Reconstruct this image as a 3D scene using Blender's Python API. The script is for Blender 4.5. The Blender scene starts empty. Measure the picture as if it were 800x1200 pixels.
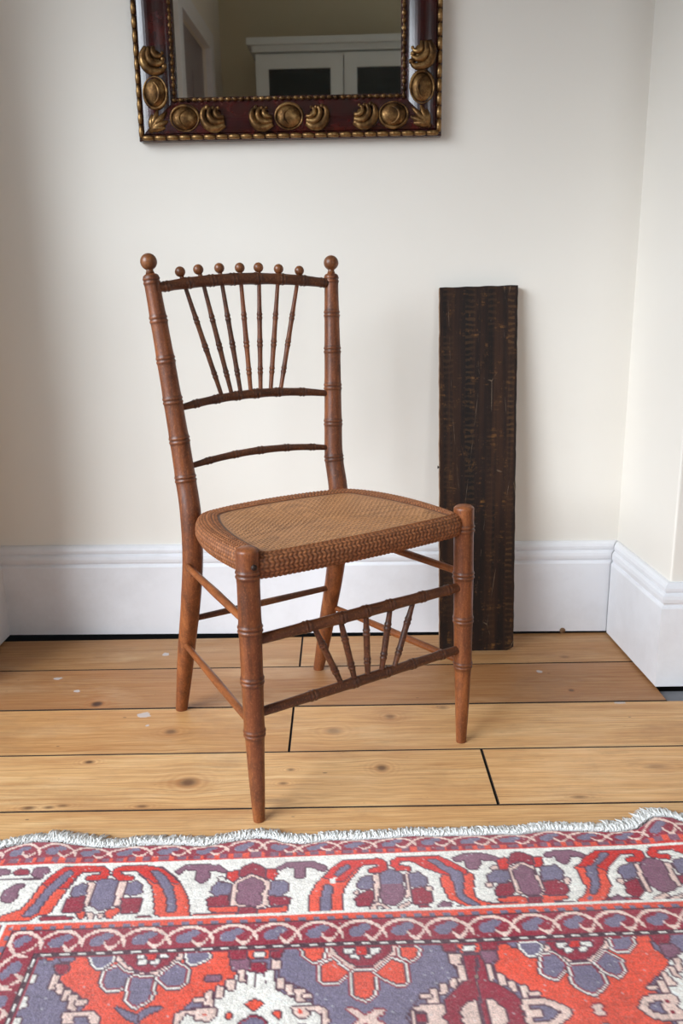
import bpy, math, random
import numpy as np
from mathutils import Vector, Matrix, noise as mnoise

random.seed(7)
rng = np.random.default_rng(7)
scene = bpy.context.scene
C = scene.collection
PI = math.pi

# ------------------------------------------------------------------ camera
CAM_H, TILT, ROLL, F_PX = 0.76, math.radians(14.566), math.radians(-0.881), 994.67
_f = Vector((0, math.cos(TILT), -math.sin(TILT)))
_u = Vector((0, math.sin(TILT), math.cos(TILT)))
_r = Vector((1, 0, 0))
_r2 = _r * math.cos(ROLL) + _u * math.sin(ROLL)
_u2 = -_r * math.sin(ROLL) + _u * math.cos(ROLL)
cam_data = bpy.data.cameras.new('camera')
cam_data.lens = F_PX / 1200 * 36
cam_data.sensor_width = 36
cam_data.clip_start = 0.02
cam_data.dof.use_dof = True
cam_data.dof.focus_distance = 1.45
cam_data.dof.aperture_fstop = 9.0
cam = bpy.data.objects.new('camera', cam_data)
cam.matrix_world = Matrix(((_r2.x, _u2.x, -_f.x, 0), (_r2.y, _u2.y, -_f.y, 0), (_r2.z, _u2.z, -_f.z, CAM_H), (0, 0, 0, 1)))
C.objects.link(cam)
scene.camera = cam

# ------------------------------------------------------------------ light and exposure
world = bpy.data.worlds.new('sky')
scene.world = world
world.use_nodes = True
wb = world.node_tree.nodes['Background']
wb.inputs[0].default_value = (0.72, 0.86, 1.0, 1)
wb.inputs[1].default_value = 0.45

def area(name, loc, rot, sx, sy, power, color):
    d = bpy.data.lights.new(name, 'AREA')
    d.shape = 'RECTANGLE'; d.size = sx; d.size_y = sy
    d.energy = power; d.color = color
    o = bpy.data.objects.new(name, d)
    o.location = loc; o.rotation_euler = rot
    C.objects.link(o)
    return o
# light let in by the window openings (the lights stand outside the panes)
# soft, low daylight (an overcast sky patch) that enters through the wide side window
sd = bpy.data.lights.new('soft_daylight', 'SUN'); sd.energy = 2.3; sd.angle = math.radians(42); sd.color = (0.86, 0.93, 1.0)
so = bpy.data.objects.new('soft_daylight', sd); C.objects.link(so)
AZ, EL = math.radians(50), math.radians(27)     # azimuth away from the wall normal towards the left, elevation
so.rotation_euler = Vector((math.sin(AZ) * math.cos(EL), math.cos(AZ) * math.cos(EL), -math.sin(EL))).to_track_quat('-Z', 'Y').to_euler()
so.location = (-3, -1.5, 2.5)
area('rear_window_fill', (1.55, -3.05, 1.45), (-PI / 2, 0, PI), 1.1, 1.5, 10, (0.86, 0.93, 1.0))  # added fill lamp outside the unseen rear window, lifts cabinet and foreground
vs = scene.view_settings
vs.view_transform = 'Standard'
vs.look = 'None'
vs.gamma = 1
vs.use_curve_mapping = False
vs.exposure = 1.52

# ------------------------------------------------------------------ node helpers
def lin(r, g, b):
    f = lambda c: (c / 255 / 12.92) if c / 255 <= 0.04045 else ((c / 255 + 0.055) / 1.055) ** 2.4
    return (f(r), f(g), f(b), 1)

class Mat:
    def __init__(s, name, rough=0.5, metal=0.0, color=None, spec=0.5):
        s.m = bpy.data.materials.new(name); s.m.use_nodes = True
        s.nt = s.m.node_tree; s.b = s.nt.nodes['Principled BSDF']
        s.b.inputs['Roughness'].default_value = rough
        s.b.inputs['Metallic'].default_value = metal
        s.b.inputs['Specular IOR Level'].default_value = spec
        if color: s.b.inputs['Base Color'].default_value = color
    def n(s, t, **kw):
        nd = s.nt.nodes.new(t)
        for k, v in kw.items(): setattr(nd, k, v)
        return nd
    def l(s, a, b): s.nt.links.new(a, b)
    def coord(s, kind='Object', scale=(1, 1, 1), src=None):
        mp = s.n('ShaderNodeMapping'); mp.inputs['Scale'].default_value = scale
        if src is None:
            if kind == 'World': src = s.n('ShaderNodeNewGeometry').outputs['Position']
            else: src = s.n('ShaderNodeTexCoord').outputs[kind]
        s.l(src, mp.inputs[0]); return mp.outputs[0]
    def noise(s, vec, scale=5, detail=4, rough=0.55, dist=0.0):
        nd = s.n('ShaderNodeTexNoise'); nd.inputs['Scale'].default_value = scale
        nd.inputs['Detail'].default_value = detail; nd.inputs['Roughness'].default_value = rough
        nd.inputs['Distortion'].default_value = dist
        s.l(vec, nd.inputs['Vector']); return nd.outputs['Fac']
    def ramp(s, fac, stops):
        nd = s.n('ShaderNodeValToRGB'); cr = nd.color_ramp
        while len(cr.elements) < len(stops): cr.elements.new(0.5)
        for e, (p, c) in zip(cr.elements, stops):
            e.position = p; e.color = c if len(c) == 4 else (*c, 1)
        s.l(fac, nd.inputs[0]); return nd.outputs[0]
    def mix(s, fac, a, b, mode='MIX'):
        nd = s.n('ShaderNodeMix', data_type='RGBA', blend_type=mode)
        for sock, v in ((nd.inputs['Factor'], fac), (nd.inputs[6], a), (nd.inputs[7], b)):
            if isinstance(v, (int, float)): sock.default_value = v
            elif isinstance(v, tuple): sock.default_value = v
            else: s.l(v, sock)
        return nd.outputs[2]
    def math(s, op, a, b=None, c=None, clamp=False):
        nd = s.n('ShaderNodeMath', operation=op, use_clamp=clamp)
        for i, v in enumerate((a, b, c)):
            if v is None: continue
            if isinstance(v, (int, float)): nd.inputs[i].default_value = v
            else: s.l(v, nd.inputs[i])
        return nd.outputs[0]
    def base(s, c): s.l(c, s.b.inputs['Base Color']); return s
    def roughness(s, c): s.l(c, s.b.inputs['Roughness']); return s
    def bump(s, h, strength=0.3, dist=0.001):
        nd = s.n('ShaderNodeBump'); nd.inputs['Strength'].default_value = strength
        nd.inputs['Distance'].default_value = dist
        s.l(h, nd.inputs['Height']); s.l(nd.outputs[0], s.b.inputs['Normal']); return s

def plaster(name, a, b):
    m = Mat(name, 0.75, spec=0.25)
    v = m.coord('World')
    m.base(m.mix(m.noise(v, 2.2, 5), a, b))
    m.bump(m.math('ADD', m.noise(v, 14, 4), m.math('MULTIPLY', m.noise(v, 160, 2), 0.25)), 0.10, 0.004)
    return m.m
M_WALL = plaster('cream_plaster', lin(236, 231, 222), lin(229, 223, 213))
M_WALL_BEHIND = plaster('olive_cream_plaster', lin(205, 196, 170), lin(196, 186, 160))
M_CEIL = plaster('white_ceiling', lin(240, 238, 232), lin(232, 230, 225))

m = Mat('white_gloss_paint', 0.38, spec=0.4)
v = m.coord('World')
m.base(m.mix(m.ramp(m.noise(v, 9, 6, 0.7), [(0.45, (0, 0, 0)), (0.8, (1, 1, 1))]), lin(229, 229, 232), lin(218, 217, 219)))
m.bump(m.noise(m.coord('World', (2, 2, 9)), 12, 3), 0.05, 0.002)
M_TRIM = m.m

m = Mat('dark_void', 0.9, color=lin(22, 18, 16)); M_VOID = m.m
m = Mat('grey_hearth_stone', 0.6)
m.base(m.mix(m.noise(m.coord('World'), 30, 5), lin(96, 98, 104), lin(130, 130, 134))); M_STONE = m.m

# pine floor: knots are places on the boards (x, y, length, width, darkness)
KNOTS = [(-0.475, 1.487, .011, .011, 1.0), (-0.312, 1.376, .011, .009, .65), (-0.253, 1.212, .014, .012, .75),
         (-0.02, 1.37, .014, .011, .55), (0.084, 1.419, .009, .009, .6), (0.06, 1.246, .009, .009, .75),
         (0.443, 1.514, .006, .006, .9), (0.185, 1.452, .009, .007, .5), (0.509, 1.238, .020, .008, .35),
         (-0.487, 1.148, .010, .005, .7), (-0.456, 1.149, .008, .004, .7), (-0.436, 1.153, .009, .004, .7),
         (-0.313, 1.148, .009, .004, .7), (-0.431, 1.278, .008, .005, .9), (-0.112, 1.158, .026, .007, .35), (0.36, 1.155, .010, .004, .5),
         (-0.10, 1.205, .007, .004, .6), (-0.09, 1.245, .006, .004, .6), (0.47, 1.67, .010, .007, .4)]
m = Mat('old_pine_boards', 0.5, spec=0.45)
pos = m.n('ShaderNodeNewGeometry').outputs['Position']
oi = m.n('ShaderNodeObjectInfo')
sep = m.n('ShaderNodeSeparateXYZ'); m.l(pos, sep.inputs[0])
X, Y = sep.outputs[0], sep.outputs[1]
Ysum, dark, halo = Y, None, None
for (kx, ky, a, b, dk) in KNOTS:
    dx = m.math('SUBTRACT', X, kx); dy = m.math('SUBTRACT', Y, ky)
    ex = m.math('EXPONENT', m.math('MULTIPLY', m.math('MULTIPLY', dx, dx), -1 / (2.6 * a) ** 2))
    q = m.math('DIVIDE', dy, b)
    q2 = m.math('MULTIPLY', q, q)
    bend = m.math('MULTIPLY', m.math('DIVIDE', q, m.math('ADD', q2, 1.0)), ex)
    Ysum = m.math('SUBTRACT', Ysum, m.math('MULTIPLY', bend, b * 1.5))
    p = m.math('DIVIDE', dx, a)
    r = m.math('ADD', m.math('MULTIPLY', p, p), q2)
    k = m.math('MULTIPLY', m.math('EXPONENT', m.math('MULTIPLY', m.math('MULTIPLY', r, r), -1.0)), dk)
    rr_ = m.math('SQRT', r)
    ring = m.math('ADD', 0.55, m.math('MULTIPLY', m.math('SINE', m.math('MULTIPLY', rr_, 6.5)), 0.45))
    h = m.math('MULTIPLY', m.math('MULTIPLY', m.math('EXPONENT', m.math('MULTIPLY', r, -0.13)), ring), dk * 0.6)
    dark = k if dark is None else m.math('MAXIMUM', dark, k)
    halo = h if halo is None else m.math('MAXIMUM', halo, h)
cx = m.n('ShaderNodeCombineXYZ')
m.l(m.math('MULTIPLY', X, 1.0), cx.inputs[0]); m.l(Ysum, cx.inputs[1]); m.l(m.math('MULTIPLY', oi.outputs['Random'], 9.0), cx.inputs[2])
g1 = m.noise(m.coord(src=cx.outputs[0], scale=(0.9, 20, 1)), 4.0, 7, 0.68, 0.6)
g2 = m.noise(m.coord(src=cx.outputs[0], scale=(3.0, 170, 1)), 4.0, 3, 0.6)
g3 = m.noise(m.coord(src=cx.outputs[0], scale=(1.0, 2.2, 1)), 3.0, 4, 0.6)
rings = m.n('ShaderNodeTexWave', wave_type='BANDS', bands_direction='Y')
rings.inputs['Scale'].default_value = 22; rings.inputs['Distortion'].default_value = 7.0
rings.inputs['Detail'].default_value = 3; rings.inputs['Detail Scale'].default_value = 0.7
m.l(m.coord(src=cx.outputs[0], scale=(0.22, 1, 1)), rings.inputs['Vector'])
tone = m.ramp(g1, [(0.30, lin(206, 154, 100)), (0.5, lin(227, 181, 127)), (0.70, lin(238, 201, 151))])
tone = m.mix(m.math('MULTIPLY', m.ramp(rings.outputs['Fac'], [(0.0, (1, 1, 1)), (0.22, (0, 0, 0))]), m.math('MULTIPLY', m.ramp(g3, [(0.42, (0, 0, 0)), (0.62, (1, 1, 1))]), 0.40)), tone, lin(172, 112, 64))
tone = m.mix(m.math('MULTIPLY', m.ramp(g2, [(0.42, (1, 1, 1)), (0.53, (0, 0, 0))]), 0.38), tone, lin(158, 106, 62))
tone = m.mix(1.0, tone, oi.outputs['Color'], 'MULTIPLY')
tone = m.mix(halo, tone, lin(170, 104, 58))
tone = m.mix(dark, tone, lin(74, 44, 30))
# broad darker, dirtier patches and pale worn ones
bl = m.noise(m.coord('World', (0.8, 2.4, 1)), 5, 4, 0.6)
tone = m.mix(m.math('MULTIPLY', m.ramp(bl, [(0.50, (0, 0, 0)), (0.68, (1, 1, 1))]), 0.34), tone, lin(176, 118, 72))
tone = m.mix(m.math('MULTIPLY', m.ramp(bl, [(0.30, (1, 1, 1)), (0.46, (0, 0, 0))]), 0.22), tone, lin(238, 206, 164))
dash = m.noise(m.coord('World', (14, 90, 1)), 3.2, 3, 0.6)
tone = m.mix(m.math('MULTIPLY', m.ramp(dash, [(0.70, (0, 0, 0)), (0.74, (1, 1, 1))]), 0.55), tone, lin(92, 58, 36))
# grime, scuffs and old paint flecks
gr = m.ramp(m.noise(m.coord('World', (1.0, 1.6, 1)), 6, 6, 0.7), [(0.52, (0, 0, 0)), (0.78, (1, 1, 1))])
tone = m.mix(m.math('MULTIPLY', gr, 0.40), tone, lin(134, 100, 74))
sp = m.n('ShaderNodeTexVoronoi'); sp.inputs['Scale'].default_value = 12
m.l(m.coord('World', (1, 2.6, 1)), sp.inputs['Vector'])
spk = m.ramp(m.math('ADD', sp.outputs['Distance'], m.math('MULTIPLY', m.noise(pos, 70, 3), 0.10)), [(0.075, (1, 1, 1)), (0.095, (0, 0, 0))])
tone = m.mix(m.math('MULTIPLY', spk, 0.75), tone, lin(80, 52, 38))
PAINT = [(-0.374, 1.440, .014, .012), (-0.53, 1.543, .007, .006), (-0.587, 1.602, .010, .006), (-0.388, 1.714, .009, .009), (-0.36, 1.40, .004, .004), (0.40, 1.60, .008, .006), (0.52, 1.46, .012, .005)]
for (kx, ky, a, b) in PAINT:
    p = m.math('DIVIDE', m.math('SUBTRACT', X, kx), a); q = m.math('DIVIDE', m.math('SUBTRACT', Y, ky), b)
    r = m.math('ADD', m.math('MULTIPLY', p, p), m.math('MULTIPLY', q, q))
    f = m.math('ADD', r, m.math('MULTIPLY', m.noise(pos, 120, 2), 2.4))
    tone = m.mix(m.math('MULTIPLY', m.ramp(f, [(0.0, (1, 1, 1)), (1.0, (0.9, 0.9, 0.9)), (1.0, (0, 0, 0))]) if False else m.math('LESS_THAN', f, 2.0), 0.65), tone, lin(200, 200, 205))
m.base(tone)
m.roughness(m.ramp(g3, [(0.3, (0.36, 0.36, 0.36)), (0.7, (0.58, 0.58, 0.58))]))
m.bump(m.math('ADD', g1, m.math('MULTIPLY', g2, 0.5)), 0.22, 0.0015)
M_PINE = m.m
m = Mat('dark_board_edge', 0.9, color=lin(40, 28, 20)); M_BOARD_SIDE = m.m  # near-black sides and rims that keep the board seams dark

def wood_turned(name, c1, c2, c3, axis_scale, rough=0.30):
    m = Mat(name, rough, spec=0.5)
    v = m.coord('Object', axis_scale)
    g = m.noise(v, 7, 6, 0.65, 0.3)
    t = m.ramp(g, [(0.28, c1), (0.5, c2), (0.74, c3)])
    w = m.noise(m.coord('Object'), 26, 6, 0.7)
    t = m.mix(m.ramp(w, [(0.50, (0, 0, 0)), (0.75, (0.55, 0.55, 0.55))]), t, lin(40, 21, 13))
    w2 = m.noise(m.coord('Object', (1, 1, 0.6)), 11, 4, 0.6)
    t = m.mix(m.ramp(w2, [(0.55, (0, 0, 0)), (0.78, (0.5, 0.5, 0.5))]), t, lin(158, 98, 56))
    fine = m.noise(m.coord('Object', (1, 1, 0.6)), 420, 3, 0.7)
    t = m.mix(m.ramp(fine, [(0.52, (0, 0, 0)), (0.70, (0.45, 0.45, 0.45))]), t, lin(58, 30, 18))
    t = m.mix(m.ramp(fine, [(0.30, (0.4, 0.4, 0.4)), (0.44, (0, 0, 0))]), t, lin(184, 120, 74))
    at = m.n('ShaderNodeAttribute', attribute_name='node_dark')
    t = m.mix(m.math('MULTIPLY', at.outputs['Fac'], 0.65), t, lin(48, 25, 16))
    m.base(t)
    m.roughness(m.ramp(w, [(0.3, (rough, rough, rough)), (0.7, (rough + .25,) * 3)]))
    m.bump(m.math('ADD', g, m.math('MULTIPLY', fine, 0.5)), 0.22, 0.0012)
    return m.m
M_CHAIR = wood_turned('worn_brown_beech', lin(76, 38, 18), lin(122, 66, 34), lin(160, 94, 50), (9, 9, 1.0))
M_CHAIR_H = wood_turned('worn_brown_beech_rails', lin(56, 30, 18), lin(88, 49, 29), lin(120, 70, 42), (1.2, 9, 9))
M_CHAIR_LIGHT = wood_turned('orange_brown_beech', lin(108, 56, 24), lin(136, 74, 32), lin(160, 92, 44), (9, 1.2, 9))
M_BALL = wood_turned('polished_finial', lin(84, 46, 24), lin(116, 68, 36), lin(150, 94, 52), (4, 4, 4), 0.24)

m = Mat('woven_cane', 0.5, spec=0.4)
at = m.n('ShaderNodeVertexColor', layer_name='weave')
w = m.noise(m.coord('Object'), 30, 5, 0.7)
m.base(m.mix(m.ramp(w, [(0.4, (0, 0, 0)), (0.8, (0.5, 0.5, 0.5))]), at.outputs[0], lin(112, 70, 42)))
M_CANE = m.m

m = Mat('rug_pile', 0.95, spec=0.1)
at = m.n('ShaderNodeVertexColor', layer_name='knots')
v = m.coord('Object')
hs = m.n('ShaderNodeHueSaturation')
m.l(m.math('ADD', m.math('MULTIPLY', m.noise(v, 420, 2, 0.6), 0.9), 0.55), hs.inputs['Value'])
m.l(at.outputs[0], hs.inputs['Color'])
m.base(m.mix(m.math('MULTIPLY', m.ramp(m.noise(v, 260, 3, 0.7), [(0.5, (0, 0, 0)), (0.75, (1, 1, 1))]), 0.16), hs.outputs[0], lin(214, 200, 196)))
m.bump(m.noise(v, 480, 2, 0.6), 0.45, 0.002)
m.b.inputs['Sheen Weight'].default_value = 0.25
M_RUG = m.m
m = Mat('cotton_fringe', 0.95, spec=0.1)
m.base(m.mix(m.noise(m.coord('Object'), 120, 3), lin(226, 226, 224), lin(246, 245, 240))); M_FRINGE = m.m
m = Mat('rug_backing', 0.95, color=lin(150, 130, 120)); M_BACKING = m.m

m = Mat('mahogany_lacquer', 0.22, spec=0.6)
g = m.noise(m.coord('Object', (3, 3, 3)), 9, 5, 0.65)
m.base(m.ramp(g, [(0.3, lin(20, 7, 7)), (0.55, lin(52, 12, 11)), (0.8, lin(86, 20, 15))])); M_MAHOG = m.m
m.bump(g, 0.1, 0.002)
m = Mat('tarnished_gilt', 0.36, metal=0.85)
w = m.noise(m.coord('Object'), 34, 6, 0.7)
m.base(m.ramp(w, [(0.34, lin(30, 19, 12)), (0.5, lin(104, 74, 42)), (0.68, lin(178, 142, 92))]))
m.roughness(m.ramp(w, [(0.3, (.6,) * 3), (0.7, (.3,) * 3)]))
m.bump(w, 0.3, 0.002); M_GILT = m.m
m = Mat('mirror_glass', 0.015, metal=1.0, color=(0.80, 0.81, 0.77, 1)); M_MIRROR = m.m
m = Mat('mirror_backing', 0.8, color=lin(70, 52, 38)); M_BACK = m.m

m = Mat('old_black_board', 0.42, spec=0.25)
vo = m.coord('Object')
sx = m.n('ShaderNodeSeparateXYZ'); m.l(vo, sx.inputs[0])
bands = m.noise(m.coord('Object', (30, 1, 0.7)), 1.6, 3, 0.5)
c = m.ramp(bands, [(0.35, lin(24, 20, 19)), (0.5, lin(44, 30, 24)), (0.62, lin(66, 44, 30)), (0.75, lin(34, 26, 24))])
blot = m.noise(m.coord('Object', (2.6, 1, 1)), 14, 7, 0.75)
c = m.mix(m.ramp(blot, [(0.52, (0, 0, 0)), (0.72, (0.7, 0.7, 0.7))]), c, lin(16, 17, 19))
och = m.math('MULTIPLY', m.ramp(m.noise(m.coord('Object', (5, 1, 3)), 9, 6, 0.75), [(0.54, (0, 0, 0)), (0.66, (1, 1, 1))]),
             m.ramp(m.noise(m.coord('Object', (1.5, 1, 14)), 13, 3, 0.6), [(0.46, (0, 0, 0)), (0.60, (0.75, 0.75, 0.75))]))
c = m.mix(och, c, lin(150, 108, 58))
# rows of short cross marks down two bands of the board
wv = m.n('ShaderNodeTexWave', wave_type='BANDS', bands_direction='Z'); wv.inputs['Scale'].default_value = 26
wv.inputs['Distortion'].default_value = 3.5; wv.inputs['Detail'].default_value = 3; wv.inputs['Detail Scale'].default_value = 2
m.l(vo, wv.inputs['Vector'])
for (bx0, bw, amt) in ((-0.017, 0.010, 0.35), (-0.062, 0.010, 0.22), (0.068, 0.007, 0.55), (0.028, 0.009, 0.2)):
    msk = m.math('LESS_THAN', m.math('ABSOLUTE', m.math('SUBTRACT', m.math('ADD', sx.outputs[0], m.math('MULTIPLY', m.math('SUBTRACT', blot, 0.5), 0.012)), bx0)), bw)
    msk = m.math('MULTIPLY', msk, m.math('MULTIPLY', m.ramp(wv.outputs['Fac'], [(0.5, (0, 0, 0)), (0.8, (1, 1, 1))]), amt))
    msk = m.math('MULTIPLY', msk, m.ramp(m.noise(m.coord('Object', (1, 1, 1)), 12, 3), [(0.42, (0.1,) * 3), (0.6, (1, 1, 1))]))
    c = m.mix(msk, c, lin(112, 84, 52))
scr = m.n('ShaderNodeTexVoronoi', feature='DISTANCE_TO_EDGE'); scr.inputs['Scale'].default_value = 6
m.l(m.coord('Object', (3.2, 1, 0.5)), scr.inputs['Vector'])
sm = m.math('MULTIPLY', m.math('LESS_THAN', scr.outputs['Distance'], 0.004), m.ramp(m.noise(vo, 16, 3), [(0.52, (0, 0, 0)), (0.62, (0.8, 0.8, 0.8))]))
c = m.mix(sm, c, lin(168, 150, 128))
c = m.mix(m.ramp(m.noise(vo, 130, 3, 0.7), [(0.66, (0, 0, 0)), (0.74, (0.5, 0.5, 0.5))]), c, lin(126, 112, 96))
c = m.mix(1.0, c, (0.66, 0.58, 0.52, 1), 'MULTIPLY')
m.base(c)
m.roughness(m.ramp(blot, [(0.3, (.32,) * 3), (0.7, (.6,) * 3)]))
m.bump(m.math('ADD', blot, m.math('MULTIPLY', bands, 0.6)), 0.5, 0.003)
M_BOARD = m.m
m = Mat('raw_board_edge', 0.7)
m.base(m.mix(m.noise(m.coord('Object', (1, 1, 0.2)), 60, 4), lin(164, 124, 86), lin(92, 66, 44))); M_EDGE = m.m
m = Mat('rusty_iron', 0.5, metal=0.6, color=lin(60, 48, 42)); M_IRON = m.m
m = Mat('cabinet_paint', 0.5)
m.base(m.mix(m.noise(m.coord('Object'), 5, 3), lin(214, 218, 214), lin(204, 209, 206))); M_CAB = m.m
m = Mat('dark_glass', 0.08, spec=0.6, color=lin(22, 34, 36)); M_DGLASS = m.m
m = Mat('mauve_grey_door', 0.55)
m.base(m.mix(m.noise(m.coord('Object'), 4, 3), lin(150, 140, 142), lin(140, 131, 134))); M_DOOR = m.m
m = Mat('brass', 0.3, metal=1.0, color=lin(190, 150, 84)); M_BRASS = m.m
# window pane: thin clear glass
m = Mat('window_glass', 0.0)
tr = m.n('ShaderNodeBsdfTransparent'); gl = m.n('ShaderNodeBsdfGlossy'); gl.inputs['Roughness'].default_value = 0.02
mx = m.n('ShaderNodeMixShader'); mx.inputs[0].default_value = 0.06
m.l(tr.outputs[0], mx.inputs[1]); m.l(gl.outputs[0], mx.inputs[2])
m.l(mx.outputs[0], m.nt.nodes['Material Output'].inputs[0]); M_PANE = m.m

# ------------------------------------------------------------------ mesh helpers
class MB:
    """collects shapes and links them as one mesh object"""
    def __init__(s): s.v = []; s.f = []; s.mi = []; s.fl = []
    def add(s, vs, fs, mi=0, smooth=False):
        o = len(s.v); s.v += [tuple(v) for v in vs]
        s.f += [tuple(i + o for i in f) for f in fs]
        s.mi += [mi] * len(fs); s.fl += [smooth] * len(fs)
    def box(s, x0, x1, y0, y1, z0, z1, mi=0, bev=0.0):
        if bev <= 0:
            s.add([(x, y, z) for z in (z0, z1) for y in (y0, y1) for x in (x0, x1)],
                  [(0, 2, 3, 1), (4, 5, 7, 6), (0, 1, 5, 4), (2, 6, 7, 3), (0, 4, 6, 2), (1, 3, 7, 5)], mi)
            return
        # box with a chamfered top rim
        b = bev
        r0 = [(x0, y0, z0), (x1, y0, z0), (x1, y1, z0), (x0, y1, z0)]
        r1 = [(x0, y0, z1 - b), (x1, y0, z1 - b), (x1, y1, z1 - b), (x0, y1, z1 - b)]
        r2 = [(x0 + b, y0 + b, z1), (x1 - b, y0 + b, z1), (x1 - b, y1 - b, z1), (x0 + b, y1 - b, z1)]
        fs = [(3, 2, 1, 0), (8, 9, 10, 11)]
        for i in range(4):
            j = (i + 1) % 4
            fs += [(i, j, 4 + j, 4 + i), (4 + i, 4 + j, 8 + j, 8 + i)]
        s.add(r0 + r1 + r2, fs, mi)
    def tube(s, pts, rad, seg=16, mi=0, cap=True, up=None):
        pts = [Vector(p) for p in pts]; n = len(pts)
        rad = rad if hasattr(rad, '__len__') else [rad] * n
        vs, fs = [], []
        t0 = (pts[1] - pts[0]).normalized()
        ref = Vector(up) if up else (Vector((0, 0, 1)) if abs(t0.z) < 0.9 else Vector((0, 1, 0)))
        a = (ref - t0 * ref.dot(t0)).normalized()
        for i in range(n):
            t = (pts[min(i + 1, n - 1)] - pts[max(i - 1, 0)]).normalized()
            a = (a - t * a.dot(t)).normalized(); b = t.cross(a)
            for k in range(seg):
                an = 2 * PI * k / seg
                vs.append(pts[i] + (a * math.cos(an) + b * math.sin(an)) * rad[i])
        for i in range(n - 1):
            for k in range(seg):
                k2 = (k + 1) % seg
                fs.append((i * seg + k, i * seg + k2, (i + 1) * seg + k2, (i + 1) * seg + k))
        if cap:
            fs.append(tuple(reversed(range(seg)))); fs.append(tuple((n - 1) * seg + k for k in range(seg)))
        s.add(vs, fs, mi, True)
    def sphere(s, c, r, seg=20, rings=12, mi=0):
        c = Vector(c); r = Vector(r) if hasattr(r, '__len__') else Vector((r, r, r))
        vs = [c + Vector((0, 0, r.z))]; fs = []
        for i in range(1, rings):
            t = PI * i / rings
            for k in range(seg):
                p = 2 * PI * k / seg
                vs.append(c + Vector((r.x * math.sin(t) * math.cos(p), r.y * math.sin(t) * math.sin(p), r.z * math.cos(t))))
        vs.append(c - Vector((0, 0, r.z))); L = len(vs) - 1
        for k in range(seg):
            k2 = (k + 1) % seg
            fs.append((0, 1 + k, 1 + k2)); fs.append((L, L - seg + k2, L - seg + k))
            for i in range(rings - 2):
                a = 1 + i * seg
                fs.append((a + k, a + seg + k, a + seg + k2, a + k2))
        s.add(vs, fs, mi, True)
    def build(s, name, mats, parent=None, attr=None):
        me = bpy.data.meshes.new(name); me.from_pydata(s.v, [], s.f)
        for mt in (mats if isinstance(mats, (list, tuple)) else [mats]): me.materials.append(mt)
        me.polygons.foreach_set('material_index', s.mi); me.polygons.foreach_set('use_smooth', s.fl)
        if attr is not None:
            a = me.attributes.new('node_dark', 'FLOAT', 'POINT'); a.data.foreach_set('value', attr)
        me.update()
        o = bpy.data.objects.new(name, me); C.objects.link(o)
        if parent: o.parent = parent
        return o

def tag(o, label=None, cat=None, group=None, kind=None):
    if label: o['label'] = label
    if cat: o['category'] = cat
    if group: o['group'] = group
    if kind: o['kind'] = kind
    return o
def empty(name, loc=(0, 0, 0), rz=0.0):
    o = bpy.data.objects.new(name, None); o.empty_display_size = 0.1
    o.location = loc; o.rotation_euler = (0, 0, rz); C.objects.link(o); return o
def struct(o): o['kind'] = 'structure'; return o

# ------------------------------------------------------------------ room shell
PSI = -math.atan(0.02135)          # the back wall is a little out of square
BX = Vector((math.cos(PSI), math.sin(PSI), 0)); BY = Vector((-math.sin(PSI), math.cos(PSI), 0))
W0 = Vector((-0.769, 1.823, 0))    # skirting face at the left corner
def wall_pt(a, off, z):            # a along the back wall, off towards the room
    return W0 + BX * a - BY * off + Vector((0, 0, z))
CEIL = 2.95
XL, XR, YB = -0.95, 3.4, -2.6

b = MB(); b.box(XL - .4, XR + .3, YB - .3, 2.2, -0.12, -0.022); struct(b.build('floor', M_VOID))
floor = bpy.data.objects['floor']
rows = [(1.6420, 1.80), (1.4670, 1.6398), (1.3018, 1.4640), (1.1388, 1.3004), (0.972, 1.1372)]
y = 0.972
while y > YB:
    rows.append((max(y - 0.003 - 0.162, YB + 0.001), y - 0.003)); y -= 0.165
joints = {0: [-0.0925], 1: [], 2: [-0.096], 3: [0.232], 4: [1.2]}
right_end = {0: 0.606, 1: 0.612}
tints = {(0, 0): (.56, .48, .40), (0, 1): (.66, .58, .51), (1, 0): (.54, .43, .36), (2, 0): (.80, .70, .58), (2, 1): (.92, .87, .80),  # board tones, with the shade at the back left darkened in
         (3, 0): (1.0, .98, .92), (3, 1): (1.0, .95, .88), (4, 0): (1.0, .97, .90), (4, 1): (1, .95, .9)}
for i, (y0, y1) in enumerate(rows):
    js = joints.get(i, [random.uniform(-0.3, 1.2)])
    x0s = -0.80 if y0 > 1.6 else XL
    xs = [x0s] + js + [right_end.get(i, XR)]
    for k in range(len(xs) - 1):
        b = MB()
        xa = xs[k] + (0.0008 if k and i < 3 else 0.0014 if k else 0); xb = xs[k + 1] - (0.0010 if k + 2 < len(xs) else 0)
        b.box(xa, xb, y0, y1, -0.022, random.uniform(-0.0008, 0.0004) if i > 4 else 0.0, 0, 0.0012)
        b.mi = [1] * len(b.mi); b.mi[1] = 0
        o = b.build('floorboard', [M_PINE, M_BOARD_SIDE], floor)
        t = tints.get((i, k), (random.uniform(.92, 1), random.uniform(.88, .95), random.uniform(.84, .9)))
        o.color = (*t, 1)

# ceiling
b = MB(); b.box(XL - .3, XR + .3, YB - .3, 2.2, CEIL, CEIL + .1); struct(b.build('ceiling', M_CEIL))

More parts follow.
